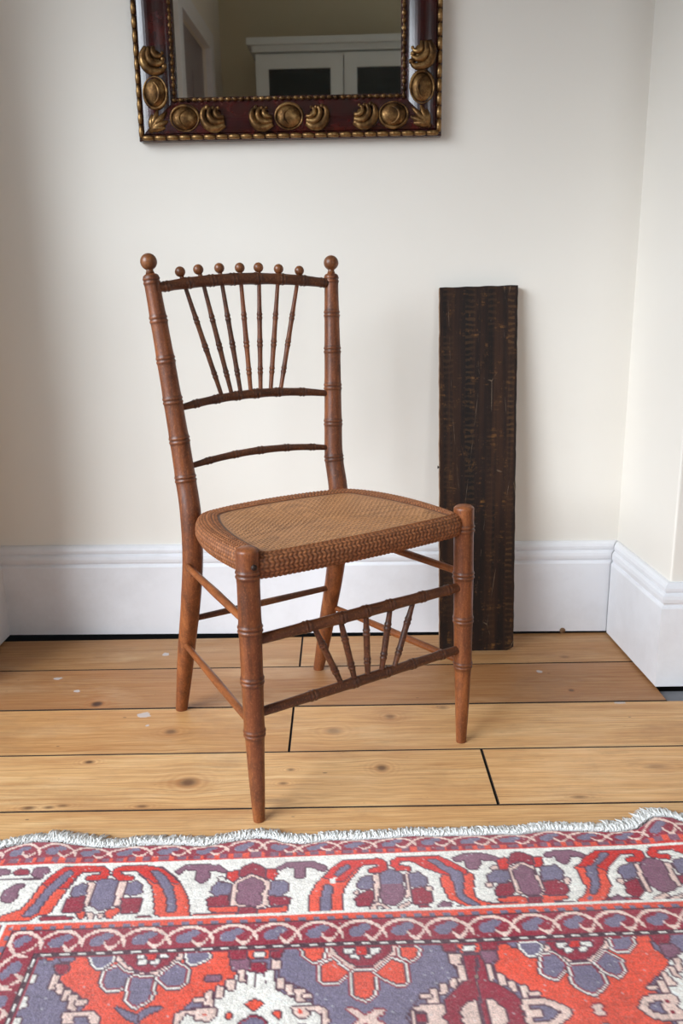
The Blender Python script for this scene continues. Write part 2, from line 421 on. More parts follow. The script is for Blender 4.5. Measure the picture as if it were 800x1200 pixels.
# back wall with slightly uneven plaster
def quad_wall(name, a, bb, z0, z1, thick_dir, mat):
    """slab between plan points a and bb, thickened along thick_dir"""
    a = Vector(a); bb = Vector(bb); t = Vector(thick_dir)
    P = [a, bb, bb + t, a + t]
    vs = [(p.x, p.y, z) for z in (z0, z1) for p in P]
    b = MB(); b.add(vs, [(3, 2, 1, 0), (4, 5, 6, 7), (0, 1, 5, 4), (1, 2, 6, 5), (2, 3, 7, 6), (3, 0, 4, 7)])
    return struct(b.build(name, mat))
pa, pb = wall_pt(-0.3, -0.02, 0), wall_pt(1.7, -0.02, 0)
quad_wall('wall_back', (pa.x, pa.y, 0), (pb.x, pb.y, 0), 0, CEIL, (BY.x * .15, BY.y * .15, 0), M_WALL)
# chimney breast on the right: cheek facing left, front facing the room
RX = 0.613
b = MB()
cheek = [(RX, 1.84), (RX + 0.012, 1.532), (XR, 1.532), (XR, 1.84)]
vs = [(x, y, z) for z in (0, CEIL) for (x, y) in cheek]
b.add(vs, [(0, 1, 2, 3), (7, 6, 5, 4), (0, 4, 5, 1), (1, 5, 6, 2), (2, 6, 7, 3), (3, 7, 4, 0)])
o = struct(b.build('wall_right', M_WALL))
md = o.modifiers.new('soft', 'BEVEL'); md.width = 0.004; md.segments = 3; md.limit_method = 'ANGLE'
# pier at the left of the alcove
b = MB(); b.box(XL - .3, -0.787, 1.55, 1.95, 0, CEIL); struct(b.build('wall_left', M_WALL))
# left wall with window opening and doorway
def wall_with_holes(name, y0, y1, holes, mat, x0=XL - .12, x1=XL):
    b = MB(); ys = y0
    for (h0, h1, z0, z1) in sorted(holes):
        if h0 > ys: b.box(x0, x1, ys, h0, 0, CEIL)
        if z0 > 0: b.box(x0, x1, h0, h1, 0, z0)
        b.box(x0, x1, h0, h1, z1, CEIL); ys = h1
    b.box(x0, x1, ys, y1, 0, CEIL)
    return struct(b.build(name, mat))
WY0, WY1, WZ0, WZ1 = -0.92, 1.42, 0.12, 1.80
DY0, DY1, DZ = -2.04, -1.24, 2.20
wall_with_holes('wall_left', YB, 1.55, [(WY0, WY1, WZ0, WZ1), (DY0, DY1, 0, DZ)], M_WALL)
# wall behind the camera, with a second window at its right
b = MB()
for (x0, x1, z0, z1) in ((XL - .2, 1.0, 0, CEIL), (1.0, 2.1, 0, .7), (1.0, 2.1, 2.2, CEIL), (2.1, XR + .3, 0, CEIL)): b.box(x0, x1, YB - .15, YB, z0, z1)
struct(b.build('wall_behind', M_WALL_BEHIND))
b = MB(); b.box(XR, XR + .15, YB, 1.532, 0, CEIL); struct(b.build('wall_right', M_WALL))

# skirting boards: moulded profile (offset from the wall plane, height)
PROFILE = [(0, 0.006), (0.020, 0.006), (0.020, 0.1665), (0.0185, 0.1690), (0.0145, 0.1715), (0.0145, 0.1740), (0.0175, 0.1775), (0.0182, 0.184),
           (0.0170, 0.1905), (0.0135, 0.1935), (0.0110, 0.1945), (0.0110, 0.1965), (0.0128, 0.199), (0.0128, 0.2045), (0.0105, 0.2095), (0.006, 0.2135), (0, 0.2145)]
def skirting(name, a, bb, nrm, ma=0.0, mb=0.0):
    a = Vector((*a, 0)); bb = Vector((*bb, 0)); n = Vector((*nrm, 0)).normalized(); d = (bb - a).normalized()
    vs, N = [], len(PROFILE)
    for (o, z) in PROFILE: vs.append(a + n * o + d * (o * ma) + Vector((0, 0, z)))
    for (o, z) in PROFILE: vs.append(bb + n * o + d * (o * mb) + Vector((0, 0, z)))
    fs = [(i, i + 1, N + i + 1, N + i) for i in range(N - 1)] + [tuple(reversed(range(N))), tuple(range(N, 2 * N))]
    b = MB(); b.add(vs, fs)
    o = struct(b.build(name, M_TRIM)); return o
wa, wb_ = wall_pt(-0.018, -0.02, 0), wall_pt(1.384, -0.02, 0)
skirting('baseboard_back', (wa.x, wa.y), (wb_.x, wb_.y), (-BY.x, -BY.y), 1, -1)
skirting('baseboard_right', (RX, 1.806), (RX + 0.012, 1.532), (-1, 0), 1, 1)
skirting('baseboard_right', (RX + 0.012, 1.532), (XR, 1.532), (0, -1), -1, 0)
skirting('baseboard_left', (-0.787, 1.55), (-0.787, 1.862), (1, 0), -1, -1)
skirting('baseboard_left', (XL, 1.55), (-0.787, 1.55), (0, -1), 1, 1)
b = MB(); b.box(0.613, XR, 1.4665, 1.512, -0.022, -0.004, 0, 0.001); struct(b.build('trim_1', M_STONE))
b = MB(); b.tube([(0.497, 1.7955, 0.008), (0.497, 1.7943, 0.008)], 0.0065, 10); o = struct(b.build('trim_2', M_EDGE)); o['kind'] = 'structure'

# window in the left wall, window in the rear wall, door seen in the mirror
def sash_window(name, plane, c0, c1, z0, z1, at, depth):
    root = struct(empty(name))
    def put(b, p0, p1, za, zb, d0, d1):
        if plane == 'x': b.box(at + min(d0, d1), at + max(d0, d1), p0, p1, za, zb)
        else: b.box(p0, p1, at + min(d0, d1), at + max(d0, d1), za, zb)
    s = depth
    b = MB(); w = .06
    put(b, c0, c0 + w, z0, z1, s, s * 1.6); put(b, c1 - w, c1, z0, z1, s, s * 1.6)
    put(b, c0 + w, c1 - w, z0, z0 + w, s, s * 1.6); put(b, c0 + w, c1 - w, z1 - w, z1, s, s * 1.6)
    zm = (z0 + z1) / 2; put(b, c0 + w, c1 - w, zm - .02, zm + .02, s, s * 1.6)
    b.build('window_frame', M_TRIM, root)
    cm = (c0 + c1) / 2
    for (za, zb) in ((z0 + w, zm - .02), (zm + .02, z1 - w)):
        b = MB(); put(b, cm - .012, cm + .012, za, zb, s * 1.1, s * 1.5); b.build('glazing_bar', M_TRIM, root)
        for (pa_, pb_) in ((c0 + w, cm - .012), (cm + .012, c1 - w)):
            b = MB(); put(b, pa_, pb_, za, zb, s * 1.27, s * 1.33); b.build('pane', M_PANE, root)
    sgn = -1 if s > 0 else 1
    b = MB(); put(b, c0 - .04, c1 + .04, z0 - .03, z0, sgn * .03, s); b.build('window_sill', M_TRIM, root)
    b = MB()
    for (pa_, pb_, za, zb) in ((c0 - .09, c0, z0, z1 + .09), (c1, c1 + .09, z0, z1 + .09), (c0, c1, z1, z1 + .09)): put(b, pa_, pb_, za, zb, 0, sgn * .022)
    b.build('architrave', M_TRIM, root)
    return root
sash_window('window_1', 'x', WY0, WY1, WZ0, WZ1, XL, -0.05)
sash_window('window_2', 'y', 1.0, 2.1, .7, 2.2, YB, -0.07)
dr = struct(empty('door_1'))
b = MB()
for (p0, p1, za, zb) in ((DY0 - .10, DY0, 0, DZ + .10), (DY1, DY1 + .10, 0, DZ + .10), (DY0, DY1, DZ, DZ + .10)): b.box(XL, XL + .035, p0, p1, za, zb)
b.build('architrave', M_TRIM, dr)
b = MB(); b.box(XL - .06, XL - .02, DY0, DY1, 0.004, DZ); leaf = b.build('door_leaf', M_DOOR, dr)
for (p0, p1, za, zb) in ((.1, .36, .2, .9), (.44, .70, .2, .9), (.1, .36, 1.1, 2.0), (.44, .70, 1.1, 2.0)):
    b = MB(); b.box(XL - .022, XL - .012, DY0 + p0, DY0 + p1, za, zb); b.build('panel', M_DOOR, leaf)
b = MB(); b.sphere((XL + .02, DY1 - .07, 1.0), .026); b.tube([(XL - .02, DY1 - .07, 1.0), (XL + .01, DY1 - .07, 1.0)], .01); b.build('door_knob', M_BRASS, leaf)

# ------------------------------------------------------------------ cabinet on the far side of the room (seen in the mirror)
cab = empty('glazed_cabinet', (-0.115, -2.38, 0))
tag(cab, 'tall pale grey cabinet with two dark glazed doors, seen only in the mirror', 'cabinet')
b = MB()
b.box(-.555, -.535, -.2, .16, 0, 2.21); b.box(.535, .555, -.2, .16, 0, 2.21); b.box(-.535, .535, -.2, -.18, 0, 2.21)
b.box(-.535, .535, -.18, .16, 2.19, 2.21); b.box(-.535, .535, -.18, .16, 0, .08); b.box(-.535, .535, -.18, .16, .80, .83)
b.build('carcass', M_CAB, cab)
for z in (1.15, 1.5, 1.85):
    b = MB(); b.box(-.534, .534, -.179, .13, z, z + .02); b.build('shelf', M_CAB, cab)
b = MB(); b.box(-.575, .575, -.2, .20, 2.21, 2.245); b.box(-.60, .60, -.2, .23, 2.245, 2.285); b.build('cornice', M_CAB, cab)
for s in (-1, 1):
    x0, x1 = (-.552, -.003) if s < 0 else (.003, .552)
    for (z0, z1, rail, glazed) in ((.84, 2.20, .085, True), (.09, .79, .08, False)):
        b = MB()
        b.box(x0, x0 + .08, .162, .185, z0, z1); b.box(x1 - .08, x1, .162, .185, z0, z1)
        b.box(x0 + .08, x1 - .08, .162, .185, z1 - rail, z1); b.box(x0 + .08, x1 - .08, .162, .185, z0, z0 + rail)
        d = b.build('door', M_CAB, cab)
        b = MB(); b.box(x0 + .08, x1 - .08, .168, .174, z0 + rail, z1 - rail); b.build('pane' if glazed else 'panel', M_DGLASS if glazed else M_CAB, d)
        b = MB(); b.sphere(((x1 - .04) if s < 0 else (x0 + .04), .20, 1.3 if glazed else .6), .014, 12, 8); b.build('knob', M_BRASS, d)

# ------------------------------------------------------------------ framed mirror on the back wall
MX = 0.6787; MZ0 = 1.0535
mo = wall_pt(MX, -0.02, MZ0)
mir = empty('framed_mirror', (mo.x, mo.y, mo.z), PSI)
tag(mir, 'wall mirror in a dark red frame with gilt carved scrolls, hanging above the chair', 'mirror')
HW, MH, FW = 0.298, 0.86, 0.080
def sweep_frame(profile, inset0, name, mat, parent, smooth=True):
    """mitred rectangular frame: profile points (inset from the outer edge, depth towards the room)"""
    b = MB(); vs = []; N = len(profile)
    for (i, d) in profile:
        vs += [(-HW + i, -d, i), (HW - i, -d, i), (HW - i, -d, MH - i), (-HW + i, -d, MH - i)]
    fs = []
    for p in range(N - 1):
        for c in range(4):
            c2 = (c + 1) % 4
            fs.append((p * 4 + c, p * 4 + c2, (p + 1) * 4 + c2, (p + 1) * 4 + c))
    for c in range(4):
        c2 = (c + 1) % 4; p = N - 1
        fs.append((p * 4 + c, p * 4 + c2, c2, c))
    b.add(vs, fs, 0, False)
    return b.build(name, mat, parent)
prof = [(0.0, 0.002), (0.0, 0.020), (0.011, 0.026), (0.0125, 0.0235)]
for k in range(11):
    t = k / 10; prof.append((0.0125 + 0.051 * t, 0.0235 + 0.008 * math.sin(PI * (0.15 + 0.8 * t)) - 0.003 * t))
prof += [(0.066, 0.021), (0.076, 0.019), (0.0790, 0.016), (0.0790, 0.004), (0.070, 0.002)]
sweep_frame(prof, 0, 'frame_moulding', M_MAHOG, mir)
def side_points(inset, pitch):
    """points and directions round the rectangle at a given inset"""
    out = []
    x0, x1, z0, z1 = -HW + inset, HW - inset, inset, MH - inset
    for (ax_, az, bx_, bz) in ((x0, z0, x1, z0), (x1, z0, x1, z1), (x1, z1, x0, z1), (x0, z1, x0, z0)):
        L = math.hypot(bx_ - ax_, bz - az); n = max(1, round(L / pitch))
        for k in range(n):
            t = k / n; out.append((ax_ + (bx_ - ax_) * t, az + (bz - az) * t, (bx_ - ax_) / L, (bz - az) / L, L / n))
    return out
b = MB()
for (x, z, dx, dz, st) in side_points(0.0735, 0.0132):
    b.sphere((x, -0.0215, z), (0.0042 + 0.0012 * abs(dx), 0.0042, 0.0042 + 0.0012 * abs(dz)), 8, 6)
    b.sphere((x + dx * st / 2, -0.0195, z + dz * st / 2), 0.0024, 6, 4)
tag(b.build('bead_border', M_GILT, mir), kind='stuff')
# outer ribbon-and-stick edge: one gilt rib after another
rib = MB()
rib.tube([(-0.0115, 0, 0), (-0.009, -0.0008, 0), (0, -0.0022, 0), (0.009, -0.0008, 0), (0.0115, 0, 0)], [0.0030, 0.0046, 0.0052, 0.0046, 0.0030], 10)
rib_me = None
for (x, z, dx, dz, st) in side_points(0.0055, 0.0242):
    if rib_me is None:
        o = rib.build('edge_rib', M_GILT, mir); rib_me = o.data
    else:
        o = bpy.data.objects.new('edge_rib', rib_me); C.objects.link(o); o.parent = mir
    o.location = (x + dx * st / 2, -0.0228, z + dz * st / 2); o.rotation_euler = (0, -math.atan2(dz, dx) + 0.05, 0)
b = MB(); b.box(-HW + .078, HW - .078, -0.0105, -0.0075, .078, MH - .078); b.build('mirror_glass', M_MIRROR, mir)
b = MB(); b.box(-HW + .012, HW - .012, -0.0070, -0.0015, .012, MH - .012); b.build('backboard', M_BACK, mir)

def catmull(P, n):
    P = [Vector(p) for p in P]
    if len(P) == 2: return [P[0].lerp(P[1], k / n) for k in range(n + 1)]
    Q = [P[0] * 2 - P[1]] + P + [P[-1] * 2 - P[-2]]
    dense = []
    for i in range(len(P) - 1):
        for k in range(24):
            t = k / 24; p0, p1, p2, p3 = Q[i:i + 4]
            dense.append(0.5 * ((2 * p1) + (-p0 + p2) * t + (2 * p0 - 5 * p1 + 4 * p2 - p3) * t * t + (-p0 + 3 * p1 - 3 * p2 + p3) * t ** 3))
    dense.append(P[-1])
    L = [0]
    for a, b_ in zip(dense, dense[1:]): L.append(L[-1] + (b_ - a).length)
    out = []; j = 0
    for k in range(n + 1):
        s = L[-1] * k / n
        while j < len(L) - 2 and L[j + 1] < s: j += 1
        t = (s - L[j]) / max(1e-9, L[j + 1] - L[j]); out.append(dense[j].lerp(dense[j + 1], t))
    return out
def crescent(b, cx, cz, r, a0, a1, w, ry=0.007, y=-0.031, sq=1.0):
    """a fat tapering curl: thin at both ends"""
    n = 14; pts, rad = [], []
    for k in range(n):
        t = k / (n - 1); an = math.radians(a0 + (a1 - a0) * t)
        pts.append((cx + math.cos(an) * r, y - 0.002 * math.sin(PI * t), cz + math.sin(an) * r * sq)); rad.append(w * (0.18 + 0.82 * math.sin(PI * min(1, t * 1.05)) ** 0.8))
    b.tube(pts, rad, 10, up=(0, 1, 0))
def boss(parent, cx, cz, rx, rz, flip=1):
    b = MB()
    b.sphere((cx, -0.0265, cz), (rx * .86, 0.0125, rz * .86), 22, 14)
    n = 30
    pts = [(cx + math.cos(2 * PI * k / n) * rx * .92, -0.0300, cz + math.sin(2 * PI * k / n) * rz * .92) for k in range(n + 1)]
    b.tube(pts, [0.0024 + 0.0012 * math.sin(2 * PI * k / n * flip) for k in range(n + 1)], 8, cap=False, up=(0, 1, 0))
    crescent(b, cx + flip * rx * .25, cz - rz * .05, rx * .62, 100 if flip > 0 else 80, 265 if flip > 0 else -85, 0.0036, y=-0.0355, sq=rz / rx)
    b.build('carved_boss', M_GILT, parent)
def leaf_scroll(parent, cx, cz, L, rot, flip=1):
    """acanthus tip: three nested curls, pointing along +x before rotation"""
    b = MB(); q = MB()
    for pts, wd, dy in (([(.50, -.26), (.12, -.44), (-.26, -.32), (-.44, .02), (-.40, .34), (-.24, .44)], .19, 0),
                        ([(.50, -.14), (.16, -.20), (-.08, -.08), (-.16, .16), (-.08, .38), (.04, .40)], .155, -.0018),
                        ([(.50, .02), (.28, .02), (.14, .14), (.14, .30), (.26, .40)], .12, -.003)):
        c3 = catmull([(x * L, 0, z * L) for x, z in pts], 20)
        q.tube([(p.x, -.0290 + dy - .0025 * math.sin(PI * k / 20), p.z) for k, p in enumerate(c3)],
               [L * wd * (.30 + .70 * math.sin(PI * min(1, .18 + .80 * k / 20)) ** .8) for k in range(21)], 10, up=(0, 1, 0))
        q.sphere((c3[-1].x, -.030 + dy, c3[-1].z), (L * wd * .62, .004, L * wd * .62), 10, 8)
    q.sphere((0.05 * L, -0.0255, -0.02 * L), (L * .46, .0060, L * .36), 16, 8)
    ca, sa = math.cos(math.radians(rot)), math.sin(math.radians(rot))
    vs = [(cx + (x * ca - z * flip * sa), y, cz + (x * sa + z * flip * ca)) for (x, y, z) in q.v]
    b.add(vs, [f if flip > 0 else tuple(reversed(f)) for f in q.f], 0, True)
    b.build('carved_leaf', M_GILT, parent)
def corner_leaf(parent, cx, cz, sx_, sz_):
    b = MB()
    for k, (a, L) in enumerate(((45, .052), (22, .046), (68, .046), (4, .034), (86, .034))):
        n = 9; ca, sa = math.cos(math.radians(a)), math.sin(math.radians(a))
        pts = [(cx + sx_ * ca * L * (t / 8 - 0.15), -0.0265 - 0.004 * math.sin(PI * t / 8), cz + sz_ * sa * L * (t / 8 - 0.15)) for t in range(n)]
        b.tube(pts, [0.0014 + 0.0058 * math.sin(PI * min(1, (t + 1.2) / 9.2)) for t in range(n)], 8, up=(0, 1, 0))
    b.build('corner_leaf', M_GILT, parent)
zc = 0.0385
for (zz, up_) in ((zc, 1), (MH - zc, -1)):
    boss(mir, 0.0, zz, 0.0290, 0.0250, 1)
    leaf_scroll(mir, -0.054, zz - .001, 0.042, 0, up_)
    leaf_scroll(mir, 0.055, zz - .001, 0.042, 180 if up_ > 0 else 180, -up_)
    for s in (-1, 1):
        boss(mir, s * 0.2040, zz, 0.030, 0.0250, -s)
        leaf_scroll(mir, s * 0.149, zz, 0.044, 0 if s < 0 else 180, up_ if s < 0 else -up_)
        corner_leaf(mir, s * 0.2700, (0.021 if up_ > 0 else MH - 0.021), -s, up_)
        zv = 0.086 if up_ > 0 else MH - 0.086
        boss(mir, s * 0.2590, zv, 0.0245, 0.031, s)
        leaf_scroll(mir, s * 0.2585, 0.143 if up_ > 0 else MH - 0.143, 0.046, 90 if up_ > 0 else -90, s * up_)
for s in (-1, 1):       # middle ornaments of the upright sides
    boss(mir, s * 0.2585, MH / 2, 0.0215, 0.027, s)

# ------------------------------------------------------------------ old board leaning on the wall
BL, BWD, BT = 0.771, 0.160, 0.019
lean = math.asin(0.0885 / BL)
bo = empty('wooden_board', (0.2885, 1.7085, 0.0))
bo.rotation_euler = (-lean, math.radians(-0.1), PSI * 0.5)
tag(bo, 'tall dark stained wooden board leaning on the cream wall behind the chair', 'board')
b = MB(); nz, nx = 60, 12
def wob(z, s): return 0.25 * 0.0007 * math.sin(z * 37 + s) + 0.0003 * math.sin(z * 91 + 2 * s) + 0.0003 * math.sin(z * 203 + s)
vs = []
for i in range(nz + 1):
    z = BL * i / nz
    for j in range(nx + 1):
        t = j / nx
        x = -BWD / 2 + BWD * t + (wob(z, 1) if j == 0 else 0) + (wob(z, 4) if j == nx else 0)
        zz = z + (0.0025 * (t - .5) + 0.0006 * math.sin(t * 23) if i == nz else 0)
        if i == 0 and t > 0.93: zz += 0.008
        vs.append((x, 0.0004 * math.sin(t * 9), zz))
nF = len(vs)
vs += [(x, BT, z) for (x, y_, z) in vs]
row = nx + 1
for i in range(nz):
    for j in range(nx):
        a = i * row + j
        b.f.append((a, a + 1, a + row + 1, a + row)); b.mi.append(0)
        b.f.append((nF + a + row, nF + a + row + 1, nF + a + 1, nF + a)); b.mi.append(1)
for i in range(nz):
    a = i * row; b.f.append((a, a + row, nF + a + row, nF + a)); b.mi.append(1)
    a = i * row + nx; b.f.append((a + row, a, nF + a, nF + a + row)); b.mi.append(1)
for j in range(nx):
    b.f.append((j + 1, j, nF + j, nF + j + 1)); b.mi.append(1)
    a = nz * row + j; b.f.append((a, a + 1, nF + a + 1, nF + a)); b.mi.append(0)
b.v = vs; b.fl = [False] * len(b.f)
b.build('plank', [M_BOARD, M_EDGE], bo)
b = MB(); b.tube([(-BWD / 2 + .002, .006, .40), (-BWD / 2 - .003, .006, .4005)], 0.0016, 8); b.sphere((-BWD / 2 - .003, .006, .4005), (.0015, .0035, .0035), 8, 6)
b.build('nail', M_IRON, bo)

# ------------------------------------------------------------------ the chair
ch = empty('side_chair', (0.036, 1.2183, 0), math.radians(33.405))
tag(ch, 'brown faux bamboo chair with ball finials, fan spindle back and woven cane seat', 'chair')

def turned(name, P, radii, nodes, mat, parent, seg=18, step=0.0016, bump=0.0011, dome=0.0, double=True, flat=None):
    """a turned bamboo-style rod: radii = [(fraction, radius)], nodes = fractions where a pair of rings sits"""
    L = sum((Vector(b_) - Vector(a)).length for a, b_ in zip(P, P[1:]))
    n = max(12, int(L / step)); pts = catmull(P, n)
    rf = np.array([r[0] for r in radii]); rv = np.array([r[1] for r in radii])
    rad, dk = [], []
    for k in range(n + 1):
        t = k / n; s = t * L; r = float(np.interp(t, rf, rv)); d = 0.0
        for q in nodes:
            ds = s - q * L
            if double:
                r += bump * (math.exp(-((ds - .0032) / .0017) ** 2) + math.exp(-((ds + .0032) / .0017) ** 2)) - bump * .5 * math.exp(-(ds / .0012) ** 2)
                r += bump * .55 * math.exp(-(ds / .010) ** 2)
                d = max(d, math.exp(-(ds / .0014) ** 2), 0.8 * math.exp(-((abs(ds) - .0062) / .0014) ** 2))
            else:
                r += bump * math.exp(-(ds / .0022) ** 2)
                d = max(d, 0.9 * math.exp(-((abs(ds) - .0035) / .0014) ** 2))
        if dome and L - s < dome: r *= math.sqrt(max(0.02, 1 - (1 - (L - s) / dome) ** 2)) * 0.85 + 0.15 if (L - s) < dome else 1
        rad.append(r); dk.append(d)
    b = MB(); b.tube(pts, rad, seg)
    at = [d for d in dk for _ in range(seg)]
    return b.build(name, mat, parent, at)

def fr(z, z0=0.0, z1=0.424): return (z - z0) / (z1 - z0)
for s in (-1, 1):
    leg = turned('front_leg', [(s * .1985, 0, 0), (s * .1990, .001, .15), (s * .1965, .004, .424)],
           [(0, .0088), (fr(.06), .0115), (fr(.135), .0140), (fr(.15), .0150), (fr(.30), .0164), (fr(.385), .0162), (1, .0166)],
           [fr(.1445), fr(.2265), fr(.3045), fr(.3845)], M_CHAIR, ch, seg=26, bump=.0014, dome=.007)
    if s < 0:
        b = MB(); b.tube([(-.1975, -.0150, .3990), (-.1975, -.0185, .3990)], .0042, 12); b.build('screw', M_IRON, leg)
BPTS = lambda s: [(s * .1530, .3930, 0), (s * .1528, .374, .06), (s * .1525, .350, .14), (s * .1515, .322, .23), (s * .150, .303, .32), (s * .1492, .302, .40),
                  (s * .1492, .3145, .46), (s * .1530, .3210, .525), (s * .1625, .3340, .656), (s * .1728, .3495, .7925)]
zz = [0, .06, .14, .23, .32, .40, .46, .525, .656, .7925]
Ls = [0]
for a_, b_ in zip(BPTS(1), BPTS(1)[1:]): Ls.append(Ls[-1] + (Vector(b_) - Vector(a_)).length)
def bf(z): return float(np.interp(z, zz, Ls)) / Ls[-1]
for s in (-1, 1):
    p = turned('back_post', BPTS(s), [(0, .0110), (bf(.10), .0150), (bf(.25), .0175), (bf(.40), .0178), (bf(.5), .0165), (bf(.66), .0145), (1, .0122)],
           [bf(z) for z in (.459, .5245, .590, .656, .7205)] + [bf(.781)], M_CHAIR, ch, seg=26, bump=.0011, dome=.005)
    b = MB()
    b.tube([(s * .1728, .3495, .7915), (s * .1731, .3499, .797), (s * .1733, .3502, .802)], [.0075, .0056, .0064], 14)
    b.sphere((s * .1737, .3506, .8105), .0134, 26, 18)
    b.build('finial', M_BALL, ch)
def back_y(z): return .315 + (z - .459) * (.3505 - .315) / (.8095 - .459)
def arch(zl, zm, zr, xl, xr):
    out = []
    for k in range(7):
        t = k / 6; x = xl + (xr - xl) * t; z = zl + (zr - zl) * t + (zm - (zl + zr) / 2) * 4 * t * (1 - t)
        out.append((x, back_y(z) + .006 * 4 * t * (1 - t), z))
    return out
turned('top_rail', arch(.7700, .7835, .7740, -.165, .170), [(0, .0072), (.12, .0088), (.5, .0100), (.88, .0088), (1, .0072)], [.05, .17, .30, .42, .56, .70, .83, .95], M_CHAIR_H, ch, bump=.0010)
turned('middle_rail', arch(.5755, .5885, .5770, -.152, .155), [(0, .0052), (.15, .0068), (.5, .0080), (.85, .0068), (1, .0052)], [.12, .25, .38, .5, .64, .80], M_CHAIR_H, ch, bump=.0010)
turned('lower_rail', arch(.4770, .4890, .4780, -.146, .147), [(0, .0046), (.15, .0058), (.5, .0066), (.85, .0058), (1, .0046)], [.15, .33, .5, .68, .86], M_CHAIR_H, ch, bump=.0008)
TOPX = [-.1138, -.0803, -.0460, -.0097, .0254, .0625, .1019]
BOTX = [-.0640, -.0453, -.0283, -.0093, .0095, .0289, .0485]
BALL = [(-.1199, .7946), (-.0873, .7982), (-.0488, .8006), (-.0104, .8011), (.0257, .8017), (.0655, .7993), (.1075, .7964)]
for tx, bx_, (qx, qz) in zip(TOPX, BOTX, BALL):
    zt = .779 - .010 * (tx / .165) ** 2; zb = .585 - .008 * (bx_ / .15) ** 2
    yb, yt = back_y(zb) + .005, back_y(zt) + .005
    turned('back_spindle', [(bx_, yb, zb), (tx, yt, zt)], [(0, .0036), (.5, .0044), (1, .0034)], [.22, .46, .70], M_CHAIR_H if tx < -.02 else M_CHAIR, ch, seg=12, bump=.0008)
    b = MB(); b.tube([(tx, yt, zt), (qx, yt + .001, qz)], [.0042, .0034], 10); b.sphere((qx, yt + .001, qz + .0005), .0086, 18, 12)
    b.build('ball_knob', M_BALL, ch)
# front stretchers with the little fan between them
turned('front_stretcher', [(-.190, .002, .2850), (.190, .002, .2850)], [(0, .0078), (.5, .0092), (1, .0078)], [.22, .38, .50, .62, .79, .93], M_CHAIR_H, ch, bump=.0010)
turned('front_stretcher', [(-.190, .002, .1725), (.190, .002, .1740)], [(0, .0072), (.5, .0084), (1, .0072)], [.24, .44, .60, .74, .90], M_CHAIR_H, ch, bump=.0010)
for tx, bx_ in zip((-.094, -.047, 0, .047, .093), (-.0463, -.0218, .0027, .0290, .0540)):
    turned('front_spindle', [(bx_, .002, .176), (tx, .002, .283)], [(0, .0042), (.5, .0052), (1, .0040)], [.25, .70], M_CHAIR_H, ch, seg=12, bump=.0010)
for s in (-1, 1):
    turned('side_stretcher', [(s * .196, .010, .3080), (s * .1655, .292, .3130)], [(0, .0058), (.5, .0068), (1, .0050)], [], M_CHAIR_LIGHT, ch, seg=14)
    turned('side_stretcher', [(s * .196, .010, .1500), (s * .1585, .340, .1520)], [(0, .0058), (.5, .0068), (1, .0050)], [], M_CHAIR_LIGHT, ch, seg=14)
turned('back_stretcher', [(-.145, .331, .2005), (.145, .331, .1985)], [(0, .0054), (.5, .0064), (1, .0054)], [], M_CHAIR_H, ch, seg=14)

# woven cane seat
SEAT = [(-.178, -.004), (-.120, -.011), (-.060, -.014), (.0, -.015), (.060, -.014), (.120, -.011), (.178, -.004),
        (.1885, .018), (.1925, .060), (.1925, .115), (.186, .170), (.172, .220), (.150, .258), (.125, .272),
        (.070, .283), (0, .287), (-.070, .283), (-.125, .272), (-.150, .258), (-.172, .220), (-.186, .170), (-.1925, .115), (-.1925, .060), (-.1885, .018)]
def closed_curve(P, n):
    P = [Vector((*p, 0)) for p in P]; K = len(P); dense = []
    for i in range(K):
        p0, p1, p2, p3 = P[i - 1], P[i], P[(i + 1) % K], P[(i + 2) % K]
        for k in range(20):
            t = k / 20
            dense.append(0.5 * ((2 * p1) + (-p0 + p2) * t + (2 * p0 - 5 * p1 + 4 * p2 - p3) * t * t + (-p0 + 3 * p1 - 3 * p2 + p3) * t ** 3))
    dense.append(dense[0]); L = [0]
    for a_, b_ in zip(dense, dense[1:]): L.append(L[-1] + (b_ - a_).length)
    L = np.array(L); s = np.arange(n) * L[-1] / n
    D = np.array([(p.x, p.y) for p in dense])
    return np.stack([np.interp(s, L, D[:, 0]), np.interp(s, L, D[:, 1])], 1), s, L[-1]
NS = 1200
C0, sarc, SL = closed_curve(SEAT, NS)
c0 = np.array([0, .135])
nxt = np.roll(C0, -1, 0) - np.roll(C0, 1, 0); nrm2 = np.stack([nxt[:, 1], -nxt[:, 0]], 1); nrm2 /= np.linalg.norm(nrm2, axis=1)[:, None]
for _ in range(2):
    nrm2 = (np.roll(nrm2, 6, 0) + np.roll(nrm2, -6, 0) + nrm2); nrm2 /= np.linalg.norm(nrm2, axis=1)[:, None]
ZT = .4085
BORD = .034                        # width of the darker wrapped border on top
rings_ = []                        # (kind, value): inner fraction, border distance from inner line, roll
xyz, col = [], []
def srgb(c): c = np.array(c) / 255.; return np.where(c <= .04045, c / 12.92, ((c + .055) / 1.055) ** 2.4)
cIN1, cIN2, cB1, cB2, cDK = map(srgb, ((208, 150, 98), (128, 80, 46), (182, 116, 72), (140, 84, 50), (84, 48, 29)))
